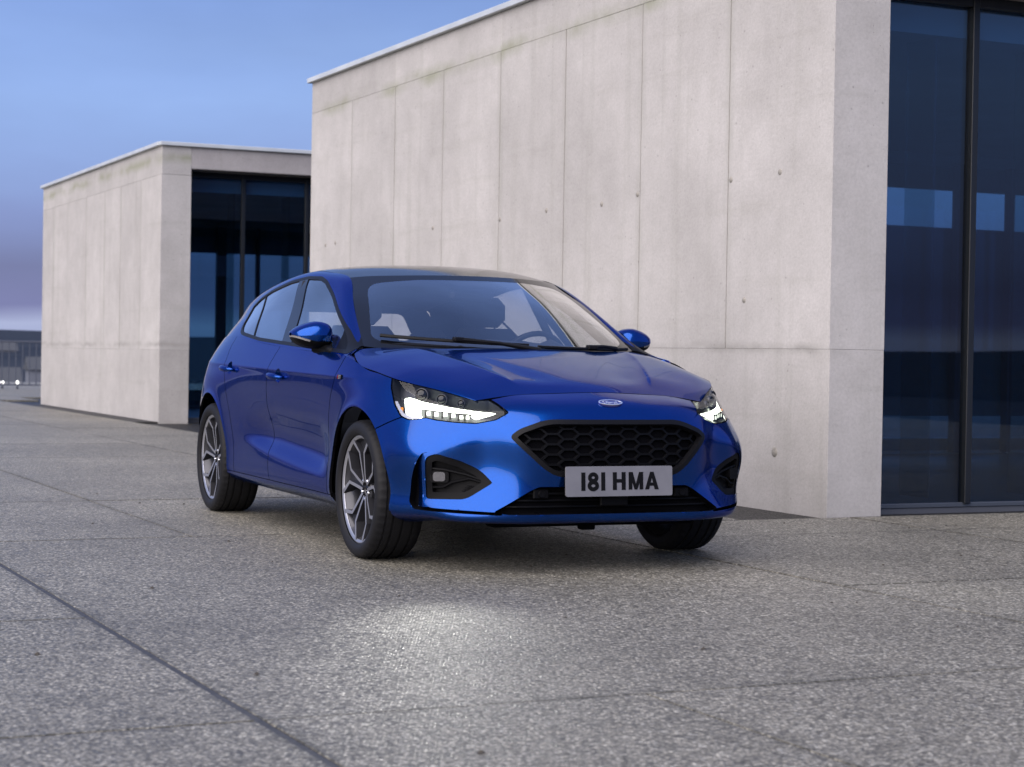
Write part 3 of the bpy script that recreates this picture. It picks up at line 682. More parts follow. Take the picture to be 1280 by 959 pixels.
# ------------------------------------------------------------------ railing, lights and houses at the edge of the plaza
rail = empty('steel_railing', (*site(-3.5, 43.5), 0), SITE); tag(rail, 'slim dark steel railing along the far edge of the plaza', 'railing')
m_ = MB(); m_.box((.0, 0, 1.08), (26, .06, .045), ch=.006); m_.build('top_rail', 'rail_steel', rail); m_ = MB(); m_.box((.0, 0, .10), (26, .04, .03)); m_.build('bottom_rail', 'rail_steel', rail)
m_ = MB(); m_.box((0, 0, .59), (.022, .022, .95)); bar0 = m_.build('baluster', 'rail_steel', rail)
m_ = MB(); m_.box((0, 0, .56), (.07, .06, 1.12), ch=.006); post0 = m_.build('post', 'rail_steel', rail)
for k in range(170):
    o = bar0 if k == 0 else bar0.copy()
    if k: COL.objects.link(o); o.parent = rail
    o.location = (-12.9+k*.152, 0, 0)
for k in range(14):
    o = post0 if k == 0 else post0.copy()
    if k: COL.objects.link(o); o.parent = rail
    o.location = (-13+k*2, .0, 0)
for k, (px, py, lab) in enumerate(((-11.62, 43.2, 'left one of two small round white lamps in front of the railing'), (-11.28, 43.2, 'right one of two small round white lamps in front of the railing'))):
    b = empty('path_lamp', (px, py, 0)); tag(b, lab, 'lamp', 'small lamps by the railing')
    m_ = MB(); m_.tube([(0, 0, -.02), (0, 0, .10)], .025, 10); m_.build('post', 'rail_steel', b, smooth=True)
    m_ = MB(); m_.lathe([(.0, -.038)]+[(.038*math.cos(t_*math.pi/10), .038*math.sin(t_*math.pi/10)) for t_ in range(-4, 5)]+[(.0, .038)], 14, Matrix.Translation((0, 0, .15)) @ Matrix.Rotation(R(90), 4, 'X')); m_.build('globe', 'warm_lamp', b, smooth=True)
rnd = random.Random(5)
HS = [(-68.6, 250, 6.5, 9.6, 'pale low house showing through the bars at the left end of the railing'), (-84.6, 340, 4.5, 10.6, 'small dark-roofed house on the slope nearest the smaller pavilion'),
      (-139.5, 520, 6, 13.6, 'highest and farthest of the houses on the slope beyond the railing')]
for k, (hx_, hy_, w_, h_, lab) in enumerate(HS):
    zb = -13.5; hb_ = empty('distant_house', (hx_, hy_, zb), .26+rnd.uniform(-.2, .2)); tag(hb_, lab, 'house', 'houses on the far slope')
    m_ = MB(); m_.box((0, 0, h_/2), (w_, 8, h_)); m_.build('wall', 'far_render' if k else 'far_pale', hb_)
    m_ = MB(); m_.add([(-w_/2-.4, -4.4, h_-.1), (w_/2+.4, -4.4, h_-.1), (w_/2+.4, 4.4, h_-.1), (-w_/2-.4, 4.4, h_-.1), (-w_/2-.4, 0, h_+2.2), (w_/2+.4, 0, h_+2.2)], [(0, 1, 5, 4), (2, 3, 4, 5), (0, 4, 3), (1, 2, 5), (0, 3, 2, 1)]); m_.build('roof', 'far_roof', hb_)
    for fl in range(int(h_//3)):
        nwin = int(w_//2.6)
        for q in range(nwin):
            m_ = MB(); m_.box((-w_/2+w_*(q+.5)/nwin, -4.02, 1.7+fl*3), (1.1, .10, 1.4)); m_.build('window', 'far_window', hb_)
# ------------------------------------------------------------------ the car (local axes: X forward from the front axle, Y to its left, Z up)
car = empty('parked_car', (CARX, CARY, 0), CARYAW)
tag(car, 'blue five-door hatchback with lit headlights parked on the paved plaza', 'car')
ST = .0085
sstep = lambda x, a, b_: (lambda t: t*t*(3-2*t))(np.clip((x-a)/(b_-a), 0, 1))
def aco(P): return (P[:, 1]-P[:, 0])*.70711

rg = Patch(mirror_net(RING)).grid(ST); half = rg[rg.shape[0]//2:]
HV, HF = grid_mesh(half.copy())
# pressed-in hollow low on the doors, shoulder crease, arch lips
N0 = normals((HV, HF)); x, y, z = HV[:, 0], HV[:, 1], HV[:, 2]; side = sstep(y, .80, .87)
zl = np.interp(x, [-2.15, -1.5, -.45], [.452, .395, .325]); win = sstep(x, -2.12, -1.55)*(1-sstep(x, -.62, -.40))
t = (z-zl)/np.interp(x, [-2.1, -1.4, -.6], [.05, .105, .115])
dep = np.where(t < 0, np.clip(1+t*10, 0, 1)*0, 0)+np.where((t >= 0) & (t < 1), sstep(t, 0, 1.0), 0)+np.where(t >= 1, 1-sstep(t, 1.0, 3.0), 0)
HV = HV-N0*(side*win*dep*.026)[:, None]
zs = np.interp(x, [-3.1, -2.2, -1.2, -.2, .1], [.885, .872, .853, .838, .835]); q = z-zs
HV = HV+N0*(sstep(y, .8, .85)*(1-sstep(x, -.1, .2))*.006*np.exp(-np.abs(q)/.022))[:, None]
for ax_, az_, ra in ((.012, .322, .392), (-2.7, .325, .377)):
    rr = np.hypot(x-ax_, z-az_)-ra; HV = HV+np.array([0, 1., 0])*(side*.008*np.exp(-np.clip(rr, 0, 1)/.022)*(z > .25))[:, None]
H = (HV, HF)
# wheel openings
H, _ = split(H, lambda P: np.minimum(np.hypot((P[:, 0]-.012)/.404, (P[:, 2]-.322)/.382)-1, 9)*.39)
H, _ = split(H, lambda P: np.hypot(P[:, 0]+2.7, P[:, 2]-.325)-.377)
# headlight opening
HLP = [(-.213, .702), (-.167, .671), (-.081, .653), (.02, .656), (.108, .663), (.163, .672), (.20, .664), (.255, .660), (.303, .674), (.355, .725), (.397, .798), (.413, .90), (-.05, .90), (-.093, .757), (-.150, .735)]
hl = sdpoly(roundpoly(HLP, .010, 3)); ghl = lambda P: np.where(P[:, 0] > .1, hl(np.stack([aco(P), P[:, 2]], 1)), -1)
HL, H = cut(H, ghl, .006)
# front bumper against wing
gb = lambda P: np.maximum(.26-aco(P), np.minimum((.627+.41*(P[:, 0]-.313)-P[:, 2])*.92, P[:, 0]-.28))
BU, H = cut(H, gb, .006)
GRP = [(0, .681), (.325, .675), (.445, .632), (.483, .599), (.44, .552), (.345, .462), (.285, .428), (0, .424)]
GRP2 = roundpoly(GRP[1:-1]+[(-a, b_) for a, b_ in GRP[1:-1]][::-1], [.05, .03, .02, .05, .05, .06]+[.06, .05, .05, .02, .03, .05], 5)
ggr = sdpoly(GRP2); g_grille = lambda P: np.where(P[:, 0] > .5, ggr(P[:, 1:3]), -1)
INP = roundpoly([(-.36, .384), (.36, .384), (.40, .366), (.555, .272), (.50, .263), (-.50, .263), (-.555, .272), (-.40, .366)], .012, 3)
gin = sdpoly(INP); g_int = lambda P: np.where(P[:, 0] > .5, gin(P[:, 1:3]), -1)
FGP = roundpoly([(.130, .500), (.08, .520), (-.024, .491), (-.1075, .452), (-.168, .397), (-.058, .323), (.1315, .318), (.134, .40)], [.02, .03, .02, .03, .008, .03, .02, .02], 4)
gfo = sdpoly(FGP); g_fog = lambda P: np.where(P[:, 0] > .3, gfo(np.stack([aco(P), P[:, 2]], 1)), -1)
SLP = roundpoly([(.120, .524), (.150, .518), (.175, .480), (.192, .445), (.207, .40), (.2225, .303), (.195, .270), (.12, .266), (-.225, .259), (-.225, .272), (.10, .281), (.135, .290), (.148, .312), (.150, .40), (.146, .455), (.136, .495), (.122, .514)], .012, 3)
gsl = sdpoly(SLP); g_slot = lambda P: np.where(P[:, 0] > .3, gsl(np.stack([aco(P), P[:, 2]], 1)), -1)
GRM, BU = split(BU, g_grille); INM, BU = split(BU, g_int); FOM, BU = split(BU, g_fog); SLM, BU = split(BU, g_slot)
# side panels
dl1 = polyline_side([(-.255, .96), (-.275, .93), (-.317, .835), (-.385, .735), (-.43, .62), (-.45, .50), (-.45, .33), (-.43, .15)])
dl2 = polyline_side([(-1.385, 1.02), (-1.405, .98), (-1.476, .886), (-1.508, .75), (-1.53, .55), (-1.50, .35), (-1.44, .15)])
dl3 = polyline_side([(-2.40, 1.06), (-2.44, .98), (-2.40, .85), (-2.33, .72), (-2.26, .60), (-2.215, .48), (-2.20, .35), (-2.20, .15)])
SK, H = cut(H, lambda P: np.minimum(.264-P[:, 2], np.minimum(P[:, 0]+2.7, .2-P[:, 0])), .004)
WG, H = cut(H, lambda P: dl1(P[:, 0], P[:, 2]), .007); D1, H = cut(H, lambda P: dl2(P[:, 0], P[:, 2]), .007); D2, H = cut(H, lambda P: dl3(P[:, 0], P[:, 2]), .007)
TLP = sdpoly(roundpoly([(-1.50, .955), (-1.60, .86), (-1.78, .835), (-2.02, .845), (-2.05, .90), (-1.9, .955), (-1.7, .985)], .03, 4))
CUPS = []
def cup_out(M, cx_, cz_):
    ge = lambda P: 1-np.hypot((P[:, 0]-cx_)/.050, (P[:, 2]-cz_)/.037)
    c, M = split(M, ge); d_ = .020*np.clip(ge(c[0])*2.2, 0, 1)**.7; V = c[0].copy(); V[:, 1] -= d_; CUPS.append((V, c[1])); return M
TL, H = cut(H, lambda P: TLP(np.stack([(P[:, 0]+P[:, 1])*.70711, P[:, 2]], 1)), .004)
TG, H = cut(H, lambda P: np.minimum(.64-P[:, 1], np.minimum(P[:, 2]-.66, -2.9-P[:, 0])), .005)
RB, QT = cut(H, lambda P: np.minimum(.655-P[:, 2], -2.97-P[:, 0]), .004)

def panel(name, M, mat='blue_paint', depth=.014, parent=car, **kw):
    V, F = flange(M, depth, **kw); n_ = len(M[1]); o = put(name, V, F, [mat, 'void_black'], parent, midx=[0]*n_+[1]*(len(F)-n_)); return o
def pair(name, M, mat='blue_paint', depth=.014, parent=car):
    a = panel(name, M, mat, depth, parent); b_ = panel(name, mir(M), mat, depth, parent); return a, b_
full = lambda M: weld(join(M, mir(M)))
bumper = panel('front_bumper', full(BU), depth=.03, where=lambda p: abs(p[1]) > .004 or True)
wings = pair('wing', WG); skirts = pair('side_skirt', SK, depth=.03)
D1 = cup_out(D1, -1.283, .826); D2 = cup_out(D2, -2.278, .854)
fdoors = pair('front_door', D1); rdoors = pair('rear_door', D2); quarters = pair('rear_wing', QT)
panel('rear_bumper', full(RB)); tailgate = panel('tailgate', full(TG))
for M in (TL, mir(TL)): put('tail_lamp', *flange(M, .02), 'lamp_red', car)

# bonnet with two creases running to the nose
bg = Patch(mirror_net(BON)).grid(ST); BV, BF = grid_mesh(bg[1:-1, 1:].copy()); x, y = BV[:, 0], np.abs(BV[:, 1])
yc = np.interp(x, [-.3, .1, .45, .66], [.60, .50, .385, .30]); wgt = sstep(x, -.32, -.10)*(1-sstep(x, .45, .62))
dy = y-yc; BV[:, 2] += wgt*(.013*np.exp(-np.abs(dy)/.030)*(dy < 0)+.013*np.exp(-(np.sqrt(dy**2+.0004)-.02)/.11)*(dy >= 0)-.004*np.exp(-((dy+.14)/.07)**2))
bonnet = panel('bonnet', (BV, BF), depth=.016)
# windscreen, black border, roof
W = grid_mesh(Patch(mirror_net(WS)).grid(.009))
wx = lambda P: np.stack([P[:, 1], P[:, 2]], 1)
WSo = [(-.405, 1.335), (-.30, 1.338), (.30, 1.338), (.405, 1.335), (.545, 1.330), (.715, 1.00), (.66, .995), (.35, .985), (0, .982), (-.35, .985), (-.66, .995), (-.715, 1.00), (-.545, 1.330)]
WSi = roundpoly([(0, 1.335), (.30, 1.333), (.545, 1.308), (.635, 1.13), (.682, 1.025), (.62, 1.000), (.30, .985), (-.30, .985), (-.62, 1.000), (-.682, 1.025), (-.635, 1.13), (-.545, 1.308), (-.30, 1.333)], [.05, .05, .07, .05, .05, .05, .05, .05, .05, .05, .05, .07, .05], 4)
gw = sdpoly(WSi); SCR, FR = split(W, lambda P: gw(wx(P)))
wind = put('windscreen', *SCR, 'windscreen_glass', car); put('black_border', *flange(FR, .006), 'gloss_black', wind)
RFM = grid_mesh(Patch(mirror_net(RF)).grid(.014))
panel('roof_panel', RFM, 'gloss_black', .02)
# greenhouse sides
DLO = [(-.305, .945), (-.55, 1.062), (-.795, 1.160), (-1.03, 1.258), (-1.233, 1.330), (-1.36, 1.356), (-1.573, 1.364), (-1.857, 1.348), (-2.20, 1.308), (-2.42, 1.265), (-2.53, 1.222), (-2.53, 1.19), (-2.47, 1.10), (-2.405, 1.062), (-2.33, 1.045), (-1.876, 1.010), (-1.405, .990), (-.80, .966)]
gd0 = sdpoly(roundpoly(DLO, .03, 3)); gd = lambda P: gd0(P[:, [0, 2]])
SM = grid_mesh(Patch(SIDE).grid(.0095)); IN_, SF = split(SM, lambda P: gd(P))
IN_, TR = split(IN_, lambda P: gd(P)-.017)
pil = lambda P: np.minimum(P[:, 0]-np.interp(P[:, 2], [.98, 1.36], [-1.405, -1.70]), np.interp(P[:, 2], [.98, 1.36], [-1.235, -1.555])-P[:, 0])
PL, GL = split(IN_, pil)
G1, G2 = split(GL, lambda P: P[:, 0]+1.42)
q3 = lambda P: P[:, 0]-np.interp(P[:, 2], [1.03, 1.29], [-2.03, -2.318])
DV, G2 = split(G2, lambda P: .009-np.abs(q3(P))); G2, G3 = split(G2, q3)
SAIL, G1 = split(G1, lambda P: P[:, 0]-np.interp(P[:, 2], [.94, 1.12], [-.47, -.66]))
frames = pair('side_frame', SF, depth=.02)
for s, f in ((0, lambda M: M), (1, mir)):
    put('window', *offset(f(G1), -.004), 'side_glass', fdoors[s]); put('mirror_sail', *offset(f(SAIL), .001), 'black_plastic', fdoors[s])
    put('window', *offset(f(G2), -.004), 'side_glass', rdoors[s]); put('quarter_window', *offset(f(G3), -.004), 'side_glass', rdoors[s])
    put('window_divider', *flange(f(DV), .008), 'satin_black', rdoors[s])
    put('window_trim', *flange(offset(f(TR), .0015), .010), 'satin_black', frames[s])
    put('door_pillar', *flange(offset(f(PL), .0005), .010), 'gloss_black', frames[s])
# hatch with rear window
HTM = grid_mesh(Patch(mirror_net(HT)).grid(.014)); gh = sdpoly(roundpoly([(-.44, 1.215), (.44, 1.215), (.585, 1.06), (.52, 1.02), (-.52, 1.02), (-.585, 1.06)], .04, 4))
RW, HTM = split(HTM, lambda P: gh(P[:, 1:3])); panel('hatch', HTM, depth=.015); put('rear_window', *offset(RW, -.004), 'side_glass', tailgate)

# dark inner structure behind the shut lines, wheel housings, floor
ib = Patch(mirror_net(RING)).grid(.03); IH = grid_mesh(ib); IH = offset(IH, -.042)
for ax_, ra in ((.012, .45), (-2.7, .42)): IH, _ = split(IH, lambda P, ax_=ax_, ra=ra: np.hypot(P[:, 0]-ax_, P[:, 2]-.322)-ra)
IH, _ = split(IH, lambda P: .12-np.abs(P[:, 1]) + 9*(P[:, 0] < .2) + np.where((P[:, 2] < .62), 9, 0)) if False else (IH, None)
gi = lambda P: -np.where(P[:, 0] > .05, hl(np.stack([(np.abs(P[:, 1])-P[:, 0])*.70711-.015, P[:, 2]], 1))+.03, -1)
IH, _ = split(IH, gi)
ub = MB(); ub.add(IH[0], [tuple(int(i) for i in f if i >= 0) for f in IH[1]])
ub.box((-1.35, 0, .215), (1.95, 1.56, .05), ch=.01); ub.box((-3.1, 0, .27), (.55, 1.3, .05), ch=.01); ub.box((.05, 0, .23), (1.1, 1.06, .05), ch=.01); ub.box((-2.6, 0, .25), (.9, 1.06, .05), ch=.01)
ub.box((.10, 0, .55), (.9, 1.06, .30), ch=.03)
for ax_, ra in ((.012, .43), (-2.7, .41)):
    for s in (-1, 1):
        fr = Matrix.Translation((ax_, 0, .322)); ub.lathe([(ra, s*.58), (ra, s*.80)], 28, fr, -.02, math.pi+.02); ub.lathe([(0.02, s*.56), (ra, s*.58)], 28, fr, -.3, math.pi+.3)
for a_, w_ in ((.64, 1.0), (.60, .7)): ub.box((a_, 0, .208), (.10, w_, .03), ch=.01)
ub.box((.72, -.06, .200), (.05, .07, .04), ch=.006)
ub.build('underbody', 'void_black', car)

# ---- headlights
kd_pts = np.array([p for p in rg[::1, ::1].reshape(-1, 3) if p[0] > .38 and .225 < p[2] < .80 and p[1] > -.02])
kd = kdtree.KDTree(len(kd_pts)); [kd.insert((p[1], p[2], 0), i) for i, p in enumerate(kd_pts)]; kd.balance()
kda = kdtree.KDTree(len(kd_pts)); [kda.insert(((p[1]-p[0])*.70711, p[2], 0), i) for i, p in enumerate(kd_pts)]; kda.balance()
def front(y, z): return Vector(kd_pts[kd.find((abs(y), z, 0))[1]])*1.0
def fx(y, z):
    r_ = kd.find_n((abs(y), z, 0), 4); w = [1/(d+1e-5) for _, _, d in r_]; return sum(kd_pts[i][0]*k for (_, i, _), k in zip(r_, w))/sum(w)
def fa(a, z): p = kd_pts[kda.find((a, z, 0))[1]]; return Vector(p)
def fn(p):
    e_ = .02; y, z = p[1], p[2]; a = Vector((fx(y, z), y, z)); t1 = Vector((fx(y+e_, z), y+e_, z))-a; t2 = Vector((fx(y, z+e_), y, z+e_))-a; n = t1.cross(t2); n = n if n.x > 0 else -n; return n.normalized()
STRIP = [(.318, .757), (.285, .762), (.253, .756), (.211, .746), (-.051, .716), (-.157, .707), (-.135, .695), (-.072, .672), (-.045, .688), (-.055, .700), (.10, .706), (.211, .716), (.205, .69), (.19, .676), (.22, .669), (.257, .667), (.285, .685), (.30, .715)]
gs = sdpoly(roundpoly(STRIP, .006, 2)); azs = lambda P: np.stack([(np.abs(P[:, 1])-P[:, 0])*.70711, P[:, 2]], 1)
OUT = Vector((.80, .52, .05)).normalized()
for s in (1, -1):
    f = (lambda M: M) if s > 0 else mir; M = f(HL); S3 = lambda p: Vector((p[0], p[1]*s, p[2]))
    lens = offset(M, -.002); o = put('headlight', *flange(lens, .006), 'lens_clear', car)
    nF = len(M[1]); base = offset(M, -.004); V, F = flange(base, .058, steps=((.5, 0), (1, 0))); put('lamp_housing', V, F[nF:], 'rim_dark', o)
    back = offset(M, -.060); put('lamp_back', *back, 'rim_dark', o)
    glow, _ = split(M, lambda P: gs(azs(P))); glow = offset(glow, -.016); put('light_strip', *glow, 'headlamp_glow', o)
    # chrome lip along the lower edge of the lamp
    lip, _ = split(M, lambda P: np.minimum(.008-np.abs(hl(azs(P))-.009), np.minimum(.74-P[:, 2], azs(P)[:, 0]-.20))); put('lamp_lip', *offset(lip, -.006), 'rim_face', o)
    for (a, z), r_ in (((.222, .768), .026), ((.112, .751), .021), ((.016, .736), .015)):
        c = fa(a, z)-OUT*.038; c = S3(c); d = S3(OUT); fr = frame_at(c, d.cross(Vector((0, 0, 1))), d)
        m_ = MB(); m_.m = 0; m_.lathe([(r_*1.16, -.02), (r_*1.22, .012), (r_*1.10, .020), (r_, .014)], 24, fr); m_.m = 1; m_.lathe([(r_, .012)]+[(r_*math.cos(k*math.pi/12), .012+r_*.55*math.sin(k*math.pi/12)) for k in range(1, 7)], 24, fr)
        m_.build('projector', ['rim_dark', 'gloss_black'], o, smooth=True)
    for (a, z), w_ in (((.165, .689), .016), ((.120, .688), .020), ((.075, .686), .018), ((.035, .683), .018), ((-.005, .680), .014), ((-.032, .678), .012)):
        c = S3(fa(a, z)-OUT*.032); d = S3(OUT); fr = frame_at(c, d.cross(Vector((0, 0, 1))), (0, 0, 1))
        m_ = MB(); m_.prism([(-w_*.5, -.007), (w_*.5, -.007), (w_*.42, .009), (-w_*.42, .009)], fr, -.012*s, .012*s); m_.build('reflector', 'reflector_glow', o)  # reflectors glow themselves, standing in for lamp light they would throw back
        m_ = MB(); m_.box(c+d*.004+Vector((0, .012*s, 0)), (.012, .004, .034)); m_.build('lamp_divider', 'satin_black', o)
    m_ = MB(); c = S3(fa(.312, .698)-OUT*.02); m_.box(c, (.02, .012, .03), ch=.003); m_.build('side_reflector', 'lamp_amber', o)
    ld = bpy.data.lights.new('dipped_beam', 'SPOT'); lo = bpy.data.objects.new('dipped_beam', ld); COL.objects.link(lo); lo.parent = car
    ld.energy = BEAM; ld.spot_size = R(40); ld.spot_blend = 1.0; ld.shadow_soft_size = .04; ld.color = (1.0, .99, .90)
    lo.location = S3(fa(.10, .70))+S3(OUT)*.06; tgt = Vector((2.70, 1.48*s, 0)); lo.rotation_euler = (tgt-lo.location).to_track_quat('-Z', 'Y').to_euler()

# ---- grille: dark surround, honeycomb
FG = full(GRM); SUR, _ = split(FG, lambda P: .020-g_grille(P))
gri = put('grille', *flange(offset(SUR, .003), .03), 'satin_black', car)
hx = MB(); pw, ph, th = .0735, .0445, .0034; ti = sdpoly(GRP2)
for i in range(-7, 8):
    for j in range(-1, 8):
        cy_, cz_ = i*pw, .412+j*ph+(ph/2 if i % 2 else 0)
        if ti(np.array([[cy_, cz_]]))[0] < -.018: continue
        def hexa(k): return [(cy_+px_*k, cz_+pz_) for px_, pz_ in ((-.0485, 0), (-.025, ph/2), (.025, ph/2), (.0485, 0), (.025, -ph/2), (-.025, -ph/2))]
        O = hexa(1.0); I = [(cy_+(p-cy_)*.89, cz_+(q_-cz_)*.81) for p, q_ in O]
        V = []
        for P_, dx in ((O, -.026), (I, -.026), (I, -.030), (I, -.058)):
            k_ = 1.0 if dx > -.028 else .93
            for p, q_ in P_:
                p2, q2 = cy_+(p-cy_)*k_, cz_+(q_-cz_)*k_
                V.append((fx(min(abs(p2), .50), min(max(q2, .40), .70))+dx, p2, q2))
        F = []
        for r_ in range(3):
            for k in range(6): F.append((r_*6+k, r_*6+(k+1) % 6, r_*6+6+(k+1) % 6, r_*6+6+k))
        hx.add(V, F)
hV = np.array(hx.V); hF = np.array([list(f) for f in hx.F]); HX, _ = split((hV, hF), lambda P: ti(P[:, 1:3])-.002)
put('honeycomb', *HX, 'black_plastic', gri, smooth=False)
BK, _ = split(FG, lambda P: g_grille(P)-.001); put('grille_shutter', *offset(BK, -.062), 'void_black', gri)
# ---- lower intake with bars
IM = full(INM); low = put('lower_intake', *offset(IM, -.050), 'void_black', car)
for z_, hgt in ((.352, .012), (.322, .010), (.295, .010)):
    m_ = MB(); yy = [-.5+k*.05 for k in range(21)]; yy = [v for v in yy if gin(np.array([[v, z_]]))[0] > -.004]
    m_.tube([(fx(v, z_)-.030, v, z_) for v in yy], hgt/2, 6); m_.build('intake_bar', 'black_plastic', low)
m_ = MB(); m_.box((fx(0, .335)-.012, .0, .33), (.02, .135, .066), ch=.004); m_.build('radar_cover', 'black_plastic', low)
for s in (-1, 1):
    m_ = MB(); m_.box((fx(.34, .35)-.022, .345*s, .352), (.02, .075, .045), ch=.006); fr = Matrix.Translation((fx(.34, .35)-.006, .345*s, .352)) @ Matrix.Rotation(R(-90), 4, 'Z'); m_.lathe([(.0, .0), (.014, .001), (.017, -.004)], 16, fr); m_.build('tow_eye_cover', 'black_plastic', low)
INS = IM; V, F = flange(IM, .05, steps=((1, 0),)); put('intake_surround', V, F[len(IM[1]):], 'black_plastic', low)
# ---- fog lamp pockets
for s in (1, -1):
    f = (lambda M: M) if s > 0 else mir; M = f(FOM); S3 = lambda p: Vector((p[0], p[1]*s, p[2]))
    pk, _ = split(M, lambda P: gfo(azs(P))-.0); rim, inn = split(pk, lambda P: .030-gfo(azs(P)))
    fo = put('fog_surround', *flange(offset(rim, -.006), .03), 'black_plastic', car)
    put('pocket_back', *offset(inn, -.034), 'black_plastic', fo)
    c = S3(fa(.070, .418)-OUT*.022); d = S3(OUT)
    m_ = MB(); fr = frame_at(c, d.cross(Vector((0, 0, 1))), (0, 0, 1)); sg = s
    m_.prism(roundpoly([(-.042, -.026), (.042, -.026), (.042, .026), (-.042, .026)], .014, 3), fr, -.02*sg, .010*sg); m_.build('fog_bezel', 'black_plastic', fo, auto=40)
    m_ = MB(); m_.prism(roundpoly([(-.027, -.020), (.027, -.020), (.027, .020), (-.027, .020)], .013, 4), fr, .010*sg, .015*sg); m_.build('fog_lamp', 'fog_glass', fo, auto=40)
    for pts in ([(.125, .452), (.04, .449), (-.05, .432), (-.135, .403)], [(.12, .374), (.05, .374), (.01, .398), (-.06, .410), (-.135, .399)]):
        m_ = MB(); m_.tube([S3(fa(a, z)-OUT*.014) for a, z in pts], .006, 6); m_.build('fog_rib', 'black_plastic', fo)
    m_ = MB()
    for k in range(6):
        z_ = .338+k*.0085; a0, a1 = -.02-.006*k, -.055-.011*k; m_.tube([S3(fa(a, z_)-OUT*.024) for a in (a0, (a0+a1)/2, a1)], .0025, 4)
    m_.build('fog_vent', 'black_plastic', fo)
    sl = f(SLM); gv = lambda P: np.minimum(P[:, 2]-.283, azs(P)[:, 0]-.12); up_, gr_ = split(sl, gv); V = up_[0]-normals(up_)*(.004+.042*sstep(azs(up_[0])[:, 0], .140, .215))[:, None]; put('air_slot', V, up_[1], 'blue_paint', fo); put('lip_groove', *offset(gr_, -.030), 'void_black', fo); V, F = flange(sl, .045, steps=((1, 0),)); put('slot_wall', V, F[len(sl[1]):], 'void_black', fo)

# ---- number plate
px_ = fx(0, .46)+.016; fr = frame_at((px_, 0, .4085), (0, 1, 0), (-.055, 0, 1))
m_ = MB(); m_.prism(roundpoly([(-.26, -.0655), (.26, -.0655), (.26, .0655), (-.26, .0655)], .010, 4), fr, 0, .008); plate = m_.build('number_plate', 'plate_white', car, auto=40)
def plx(x_): return (x_-650)/1122*.52
m_ = MB()
SC_ = .52/1122
def bar(m_, a, b_, w=38): m_.ribbon([(plx(a[0]), (222-a[1])*SC_), (plx(b_[0]), (222-b_[1])*SC_)], w*SC_, fr, .0075, .0092)
def glyph(fn_): m_ = MB(); fn_(m_); m_.build('plate_character', 'plate_black', plate)
glyph(lambda m_: bar(m_, (268, 137), (268, 309), 42)); glyph(lambda m_: bar(m_, (475, 137), (475, 309), 42))
def eight(m_):
    for cy_, ry, rx in ((186, 31, 35), (262, 33, 40)): m_.ribbon([(plx(371)+rx*SC_*math.cos(k*math.pi/12), (222-cy_)*SC_+ry*SC_*math.sin(k*math.pi/12)) for k in range(24)], 38*SC_, fr, .0075, .0092+(.0003 if cy_ > 200 else 0), closed=True)
glyph(eight)
glyph(lambda m_: (bar(m_, (597, 137), (597, 305), 42), bar(m_, (690, 137), (690, 305), 42), bar(m_, (616, 219), (671, 219), 34)))
def quad(m_, pts, d=.0094): m_.prism([(plx(a), (222-b_)*SC_) for a, b_ in pts][::-1], fr, .0075, d)
def em(m_): bar(m_, (762, 137), (762, 303), 38); bar(m_, (878, 137), (878, 303), 38); quad(m_, [(744, 137), (786, 137), (836, 303), (806, 303)]); quad(m_, [(854, 137), (896, 137), (834, 303), (804, 303)], .0097)
glyph(em)
def ay(m_): quad(m_, [(972, 137), (1006, 137), (960, 303), (917, 303)]); quad(m_, [(974, 137), (1008, 137), (1063, 303), (1020, 303)], .0097); bar(m_, (955, 254), (1025, 254), 30)
glyph(ay)
m_ = MB(); m_.prism([(-.25, -.06), (.25, -.06), (.25, .06), (-.25, .06)], fr, -.03, -.001); m_.build('plate_holder', 'black_plastic', plate)

# ---- oval nose badge with its script
bz = .747; p0 = Vector((fx(0.0, bz), 0, bz)); nb = fn(p0); nb = Vector((nb.x, 0, nb.z)).normalized(); fr = frame_at(p0+nb*.001, (0, 1, 0), Vector((0, 1, 0)).cross(-nb)); 
if (fr.to_3x3() @ Vector((0, 0, 1))).dot(nb) < 0: fr = frame_at(p0+nb*.001, (0, 1, 0), Vector((0, 1, 0)).cross(nb))
el = lambda a, b_, n=40: [(a*math.cos(2*math.pi*k/n), b_*math.sin(2*math.pi*k/n)) for k in range(n)]
m_ = MB(); m_.prism(el(.058, .027), fr, -.01, .003); badge = m_.build('nose_badge', 'badge_blue', car, auto=40)
m_ = MB(); m_.ribbon(el(.0555, .0245), .0055, fr, .002, .0048, closed=True); m_.build('badge_ring', 'badge_silver', badge)
def script(pts, w=.0032): m_ = MB(); m_.ribbon(pts, w, fr, .0025, .0045); m_.build('badge_letter', 'badge_silver', badge)
def sm(P, n=5):
    P = np.array(P, float); tt = np.arange(len(P)); return [tuple(r_) for r_ in spl(tt)(np.linspace(0, len(P)-1, (len(P)-1)*n+1)) @ P]
script(sm([(-.031, .004), (-.034, .010), (-.028, .0145), (-.016, .012), (-.006, .014)])); script(sm([(-.016, .012), (-.018, .002), (-.022, -.008), (-.030, -.012), (-.034, -.007)]), .0036); script([(-.025, .001), (-.010, .002)], .0028)
script(sm([(-.004, .001), (-.010, -.001), (-.011, -.008), (-.006, -.010), (-.001, -.006), (-.003, .0)]))
script(sm([(.003, .001), (.005, -.004), (.004, -.010)])); script(sm([(.005, -.003), (.009, .001), (.013, .0)]))
script(sm([(.026, -.001), (.019, .001), (.016, -.006), (.020, -.010), (.026, -.006)])); script(sm([(.032, .014), (.029, .004), (.027, -.006), (.031, -.010)]))

